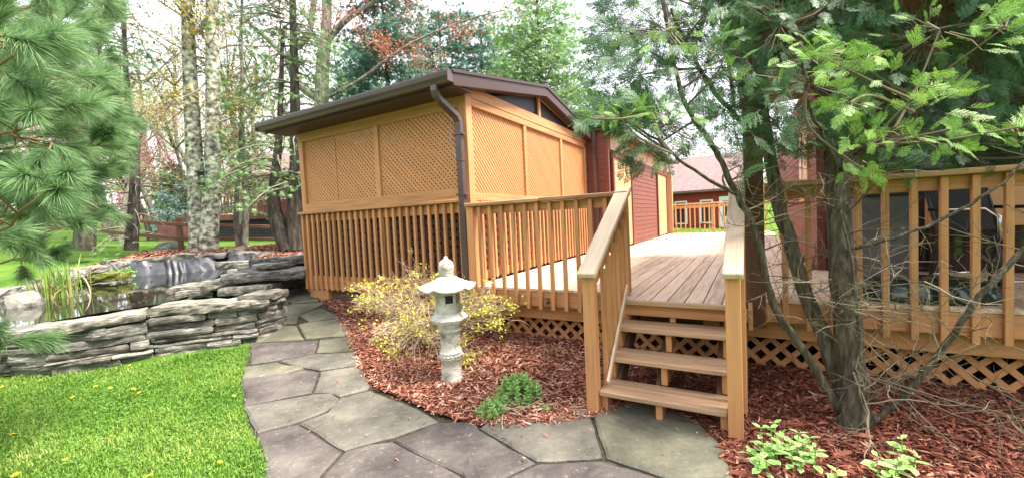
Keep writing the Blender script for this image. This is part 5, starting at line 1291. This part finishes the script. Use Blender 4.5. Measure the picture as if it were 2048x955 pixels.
# needle spray
sv = []; sf = []
for a, l in ((0, 1), (.5, .8), (-.5, .8), (1.0, .55), (-1.0, .55), (.25, .9), (-.25, .9)):
    i = len(sv); d = np.array([math.cos(a), math.sin(a), -.15]); nrm = np.array([-d[1], d[0], 0]) * .05; sv += [-nrm + d * .1, nrm + d * .1, d * l]; sf.append((i, i + 1, i + 2))
sv = np.array(sv); sf = np.array(sf)
def conifer(name, label, base, h, r, R, z0, nb, mat, ss, droop=.15, per=9, bark=None, group=None, shape=.8, stems=None, top=1.0, bare=0.0, wisp=.12):
    t = thing(name, label, 'tree', base, 0, group); mb = MB(); mbt = MB()
    if stems:
        paths = [smooth_path(np.array([pxd(*q) for q in S]) - base, 3) for S in stems]
    else:
        zs = np.linspace(-.1, h, 10); paths = [np.stack([np.cumsum(rng.normal(size=10) * .04), np.cumsum(rng.normal(size=10) * .04), zs], 1)]
    for P in paths: mb.tube(P, np.linspace(r, max(.012, r * .15), len(P)), 10, False)
    pos = []; X = []
    for k in range(nb):
        P = random.choice(paths); f = random.random() ** .9; z = z0 + (h - z0) * f
        p = np.array([np.interp(z, P[:, 2], P[:, 0]), np.interp(z, P[:, 2], P[:, 1]), z]); a = random.uniform(0, 6.283); ln = R * ((1 - f * top) ** shape) * random.uniform(.55, 1.1) + .12
        n = 6; tt = np.linspace(0, 1, n); c = p + np.stack([np.cos(a) * ln * tt, np.sin(a) * ln * tt, ln * (.25 * tt - droop * 2 * tt ** 2)], 1) + rng.normal(size=(n, 3)) * .02 * ln
        mbt.tube(c, np.linspace(max(.008, r * .12), .004, n), 4, False)
        if random.random() < bare: continue
        for q in np.linspace(.2, 1, max(3, int(ln * per))):
            b = p + (np.array([np.interp(q, tt, c[:, j]) for j in range(3)]) - p); w = ln * .38 * (1.1 - q) + .06
            for s in (-1, 1):
                sd = np.array([-math.sin(a) * s, math.cos(a) * s, 0]); od = np.array([math.cos(a), math.sin(a), 0])
                m = max(2, int(w * per * .8))
                for j in range(m):
                    g_ = (j + random.random()) / m; pos.append(b + sd * w * g_ + od * w * .5 * g_ + rng.normal(size=3) * (wisp * .4, wisp * .4, wisp * .5) - [0, 0, droop * w * g_]); X.append(sd * .6 + od * .8 + rng.normal(size=3) * .35 + [0, 0, -droop])
    part('trunk', mb.mesh('trunk', bark or m_db, True), t); part('twigs', mbt.mesh('twigs', m_tw), t)
    pos = np.array(pos); n = len(pos); V, F = scatter(sv, sf, pos, np.array(X), rdir(n, 1.2, .8), ss * rng.uniform(.6, 1.25, n)); part('crown', mesh_from('crown', V, F, mat), t)
    print(name, n * 7)
    return t
BR = dict(wob=.16, up=(.03, .03, .02, .0), k=(6, 4, 4, 0), t0=(.2, .2, .2), len=(.55, .5, .5), rad=.5, fw=.45, max=3, n=6)
b = gp(405, 12.5)
decid('birch_tree', 'twin trunked tree with pale lichen blotched bark on the mulch berm', b, 0, 0, l_olive, 5, .085, .13, BR, m_birch, stems=[
    dict(px=[(398,506,12.5),(396,420,12.5),(388,300,12.5),(380,150,12.5),(374,0,12.5),(366,-180,12.5)], r=(.27, .13), k=9, L=1.7, t=.42), dict(px=[(417,506,12.4),(421,420,12.4),(427,250,12.4),(425,120,12.4),(424,0,12.4),(426,-180,12.4)], r=(.26, .13), k=11, L=1.8, t=.42)], frac=.95)
b = gp(265, 12)
conifer('young_hemlock', 'slender dark trunked tree with sparse bare lower branches by the fence', b, 9.0, .17, 1.5, .5, 120, l_hem, .16, .25, 6, m_db, stems=[[(262,500,12),(267,430,12),(270,330,12),(258,220,12),(250,100,12),(245,-120,12)]], bare=.72, top=.6)
b = gp(485, 13.5)
conifer('slim_hemlock', 'thin stemmed hemlock clump standing on the mulch mound', b, 9.5, .10, 1.4, 1.0, 120, l_hem, .18, .2, 7, m_gb, stems=[[(478,495,13.5),(472,420,13.5),(480,300,13.5),(483,150,13.5),(482,-150,13.5)], [(490,495,13.4),(492,400,13.4),(487,300,13.4),(484,100,13.4),(488,-120,13.4)]], bare=.45, top=.4)
b = gp(592, 11)
conifer('hemlock_tree', 'thick double trunked hemlock beside the lattice room', b, 9.0, .25, 1.8, 1.7, 120, l_hem, .16, .3, 7, m_db, stems=[[(594,500,11),(590,430,11),(592,350,11),(590,200,11),(585,0,11),(580,-180,11)], [(580,500,11),(557,450,11),(547,400,11),(552,340,11),(560,240,11),(565,60,11)]], top=.45, bare=.1)
b = gp(640, 18)
decid('maple_tree', 'large bare limbed maple with red buds rising behind the lattice room roof', b, 0, 0, l_red, 6, .11, .22, dict(BR, k=(6, 5, 4, 0), fw=.6), m_gb, stems=[
    dict(px=[(640,480,18),(642,250,18),(646,122,18),(652,74,18),(654,0,18),(660,-180,18)], r=(.34, .16), k=7, L=3.0, t=.5), dict(px=[(642,200,18),(600,170,18),(578,122,18),(591,96,18),(617,67,18),(628,0,18),(640,-120,18)], r=(.2, .1), k=6, L=2.6), dict(px=[(578,122,18),(539,82,18),(495,41,18),(470,0,18),(440,-80,18)], r=(.12, .04), k=6, L=2.2),
    dict(px=[(648,90,18),(688,44,18),(732,15,18),(790,-20,18),(880,-40,18)], r=(.16, .05), k=8, L=2.6), dict(px=[(645,200,18),(720,160,17),(800,100,17),(873,63,17),(944,37,17),(1010,20,17)], r=(.08, .02), k=12, L=2.0)], frac=.5)
tp = conifer('white_pine', 'dark blue green pine showing above the middle of the porch roof', gp(800, 20), 12.5, .2, 3.4, 1.5, 240, l_teal, .34, .02, 5, m_db, group='pines behind the lattice room', top=.7)
dup(tp, gp(890, 23), 2.1, .95, 'dark blue green pine rising over the roof next to the maple limbs'); dup(tp, gp(985, 24), 4.0, .95, 'small blue green pine rising between the maple and the bright conifer'); dup(tp, gp(735, 29), 1.2, 1.0, 'farther blue green pine seen just beside the maple trunk')
conifer('bright_conifer', 'bushy bright yellow green conifer behind the roof peak', gp(1092, 15), 8.6, .16, 3.0, .4, 420, l_brt, .2, .0, 6, m_db, shape=.42)
conifer('white_pine', 'tall dark trunked pine beside the foreground pine needles', gp(182, 11), 11, .24, 1.4, 5.0, 60, l_teal, .2, .1, 6, m_db, stems=[[(168,500,11),(174,400,11),(186,200,11),(196,0,11),(206,-200,11)]], bare=.3)
decid('redbud_tree', 'magenta pink blossoming tree beyond the rail fence', gp(300, 21), 4.4, .15, l_pink, 7, .10, .16, dict(DEC, k=(9, 6, 5, 0), up=(.02, .06, .03, 0), len=(.62, .5, .5), t0=(.35, .2, .2)), m_db)
f1 = decid('wood_tree', 'tall thin tree with sparse olive new leaves in the far wood', gp(90, 30), 12, .2, l_lime, 5, .13, .3, dict(DEC, len=(.36, .5, .5), k=(13, 5, 4, 0)), group='far wood trees', frac=.7)
f2 = decid('wood_tree', 'tall thin tree with sparse reddish buds in the far wood', gp(330, 32), 13, .2, l_red, 4, .12, .3, dict(DEC, len=(.36, .5, .5), k=(13, 5, 4, 0)), group='far wood trees', frac=.45)
f3 = decid('wood_tree', 'tall thin tree with tan papery leaves in the far wood', gp(215, 27), 9, .16, l_tan, 7, .13, .28, dict(DEC, len=(.4, .5, .5), k=(13, 5, 4, 0), t0=(.12, .2, .2)), group='far wood trees', frac=.8)
for k, (px, d, s) in enumerate([(20,34,1),(150,36,1.1),(260,38,1),(300,30,.8),(420,33,1.1),(450,38,1),(540,34,1),(620,38,1.1),(700,36,1),(-80,33,1),(790,40,1.1),(920,40,1.1),(1020,38,1),(1180,36,.9),(1260,40,.9),(1380,42,.8),(1460,40,.8),(1560,42,.8),(360,42,1.1),(510,45,1.2),(190,44,1.1),(60,42,1.1),(1130,42,1),(480,28,.7),(240,33,.9),(225,22,.75),(320,24,.8),(350,26,.9),(440,22,.75),(520,24,.8),(560,27,.9),(470,19,.6),(240,19,.6)]):
    dup((f1, f2, f1, f3)[k % 4], gp(px, d), k * 1.7, s)
sp_ = conifer('small_spruce', 'small blue green spruce on the lawn behind the fence', gp(338, 22), 2.6, .06, 1.1, .1, 110, l_blue, .14, .0, 9, group='small spruces')
dup(sp_, gp(372, 24), 1, 1.15, 'small spruce half hidden behind the birch trunk'); 
conifer('cedar_hedge_tree', 'wide dark green evergreen beyond the fence, behind the birch', gp(350, 26), 4.5, .1, 2.2, .8, 130, l_hem, .26, .1, 5)
# far wood: undergrowth reading as one mass
n = 26000; a = rng.uniform(-1.15, 1.15, n); rr_ = rng.uniform(46, 66, n); x = np.sin(a) * rr_; y = np.cos(a) * rr_; z = terr(x, y) + np.abs(rng.normal(size=n)) * 2.6
V, F = scatter(LEAF_V, LEAF_F, np.column_stack([x, y, z]), rdir(n), rdir(n), rng.uniform(.25, .6, n))
m_far = M('far_brush', [(0, (.10, .11, .04)), (.35, (.24, .26, .10)), (.7, (.36, .28, .17)), (1, (.5, .42, .3))], ns=.12, rnd='isl', rw=.4, rough=.9, bump=0, trans=.3)
o = part('far_wood', mesh_from('far_wood', V, F, m_far), kind='stuff'); tag(o, 'pale far off brushwood along the horizon', 'woodland')

n = 10000; a = rng.uniform(1.25, 2 * np.pi - 1.25, n); rr_ = rng.uniform(17, 24, n); x = np.sin(a) * rr_; y = np.cos(a) * rr_; z = terr(x, y) + rng.uniform(0, 1, n) * (5 + 2.5 * np.sin(a * 9) + 1.5 * np.sin(a * 23))  # leaf belt out of view, added to cut low sky light
V, F = scatter(LEAF_V, LEAF_F, np.column_stack([x, y, z]), rdir(n), rdir(n), rng.uniform(.5, 1.1, n))
o = part('far_wood', mesh_from('far_wood', V, F, m_far), kind='stuff'); tag(o, 'unseen woodland belt added behind the camera to shade low side light', 'woodland')

# ================================================================== SPLIT RAIL FENCE
fe = thing('rail_fence', 'brown two rail split wood fence with wire mesh beyond the pond', 'fence', gp(358, 14)); fo = np.array(fe.location); OFF[fe.name] = tuple(fo)
fw_ = wood('fence', 'x'); fz = wood('fence', 'z')
pts = [(60, 14.4, 425, 453), (170, 14.2, 433, 459), (356, 14, 449, 476.5), (556, 14, 453.6, 478), (690, 14, 452, 477)]
rails = [[pxd(x, a, d), pxd(x, b_, d)] for x, d, a, b_ in pts]
for i in range(4):
    for k in (0, 1):
        a, c = rails[i][k], rails[i + 1][k]; mid = (a + c) / 2; o = beam('rail', fe, fw_, a, c, .06, .12, .02)
for i in range(1, 5):
    a = rails[i][0]; zg = float(terr(a[0], a[1])[0]); mb = MB(); V, F = chamfer(.15, .13, a[2] + .25 - zg + .3, .02)
    part('post', mesh_from('post', V, F, fz), fe, (a[0], a[1] + .05, (a[2] + .25 + zg - .3) / 2))
mb = MB()
for i in range(4):
    a, c = rails[i], rails[i + 1]; L = np.linalg.norm(c[0] - a[0]); nw = int(L / .1)
    for k in range(nw + 1):
        q = k / nw; t_ = a[0] + (c[0] - a[0]) * q + [0, -.045, 0]; zb = float(terr(t_[0], t_[1])[0]) + .02; mb.tube([t_, (t_[0], t_[1], zb)], .0018, 3, False)
    for k in range(10):
        q = k / 9; A_ = a[0] + (a[1] - a[0]) * q * 2.0 + [0, -.045, 0]; C_ = c[0] + (c[1] - c[0]) * q * 2.0 + [0, -.045, 0]; mb.tube([A_, C_], .0018, 3, False)
mb.v = [np.concatenate(mb.v) - fo]; part('wire_mesh', mb.mesh('wire_mesh', M('wire_grey', [(0, (.1, .1, .1)), (1, (.16, .16, .16))], rnd=None, rough=.5, bump=0)), fe, tuple(fo), kind='stuff')

# ================================================================== NEIGHBOUR'S HOUSE AND DECK
nbp = pxd(500, 470, 21); nbp[2] = float(terr(nbp[0], nbp[1])[0]); NR = math.radians(8)
nh = thing('house', 'brown neighbour house with raised wooden deck seen through the trees', 'house', nbp, NR); OFF[nh.name] = (0, 0, 0)
ndk = 2.44 - nbp[2]; br = M('neighbour_brown', [(0, (.10, .04, .03)), (1, (.17, .07, .055))], ns=3, rnd=None, rough=.7); bx2 = wood('brown', 'x')
piece('deck_floor', nh, br, -2.1, 5, 0, 3, ndk - .28, ndk); piece('void_shade', nh, M('shade_black', [(0, (.012, .013, .014)), (1, (.03, .03, .032))], ns=30, rnd=None), -2.0, 5, .12, .16, -.3, ndk - .28)  # black sheet painted as the dark void below this deck
piece('cap_rail', nh, br, -2.1, 5, .0, .12, ndk + .88, ndk + .93); piece('low_rail', nh, br, -2.1, 5, .03, .09, ndk + .08, ndk + .14)
for k in range(46): x = -2.05 + k * .155; piece('baluster', nh, br, x, x + .05, .03, .08, ndk + .14, ndk + .88)
for x in (-2.1, -.2, 1.8, 3.8): piece('post', nh, br, x, x + .12, .12, .24, -.2, ndk + .9)
nw_ = piece('wall', nh, br, -1.6, 6, 3.0, 8, -.3, ndk + 2.5)
dr = piece('door', nh, wood('cream', 'z'), 1.9, 2.7, 2.95, 3.0, ndk + .02, ndk + 2.0)
for x0 in (-.8, .4, 3.4):
    w_ = piece('window', nh, MATS['white_paint'], x0, x0 + .9, 2.95, 3.0, ndk + .9, ndk + 1.9); o = part('pane', boxmesh(m_glass, .76, .01, .86), w_); o.location = (0, -.03, 0)
slab('roof', nh, mrf, 2.4, ndk + 2.35, 5.6, ndk + 4.0, -2.1, 6.4, .1); slab('roof', nh, mrf, 5.6, ndk + 4.0, 8.6, ndk + 2.35, -2.1, 6.4, .1)
# stairs of that deck going down to the left
beam('stair_stringer', nh, br, (-3.3, .2, .1), (-2.1, .2, ndk - .1), .06, .26); beam('stair_stringer', nh, br, (-3.3, 1.1, .1), (-2.1, 1.1, ndk - .1), .06, .26)
beam('stair_rail', nh, br, (-3.35, .2, .95), (-2.05, .2, ndk + .9), .06, .1)
for k in range(6): q = k / 5; z = .2 + q * (ndk - .25); piece('stair_tread', nh, br, -3.3 + q * 1.15, -3.05 + q * 1.15, .2, 1.1, z - .04, z); piece('stair_baluster', nh, br, -3.25 + q * 1.15, -3.2 + q * 1.15, .18, .22, z, z + .8)
piece('stair_post', nh, br, -3.42, -3.3, .14, .26, -.2, 1.1)
lw = piece('low_landing', nh, br, -4.6, -3.4, .6, 2.2, -.2, .95)
# bird feeder on the birch
bf_p = pxd(404, 372, 12.1); bf = thing('bird_feeder', 'dark tube bird feeder hanging on a grey pole between the birch trunks', 'bird feeder', bf_p)
m_fd = M('feeder_dark', [(0, (.02, .025, .02)), (1, (.05, .055, .05))], rnd=None, rough=.4); m_pl = M('pole_grey', [(0, (.3, .33, .38)), (1, (.45, .48, .52))], rnd=None, rough=.4, metal=.6)
mb = MB(); mb.lathe([(0, .0), (.07, .02), (.13, .06), (.13, .12), (.09, .13), (.09, .38), (.11, .385), (.15, .40), (.15, .42), (.1, .46), (0, .47)], 14); part('tube', mb.mesh('tube', m_fd, True), bf)
mb = MB(); mb.tube([(.13, -.02, -.25), (.13, -.02, .75), (.1, -.02, .82), (.03, 0, .82), (0, 0, .75), (0, 0, .47)], .014, 8); part('hook_pole', mb.mesh('hook_pole', m_pl, True), bf)
mb = MB(); mb.lathe([(0, -.1), (.06, -.09), (.11, -.02), (.12, 0), (0, .0)], 12); part('tray', mb.mesh('tray', m_fd, True), bf)
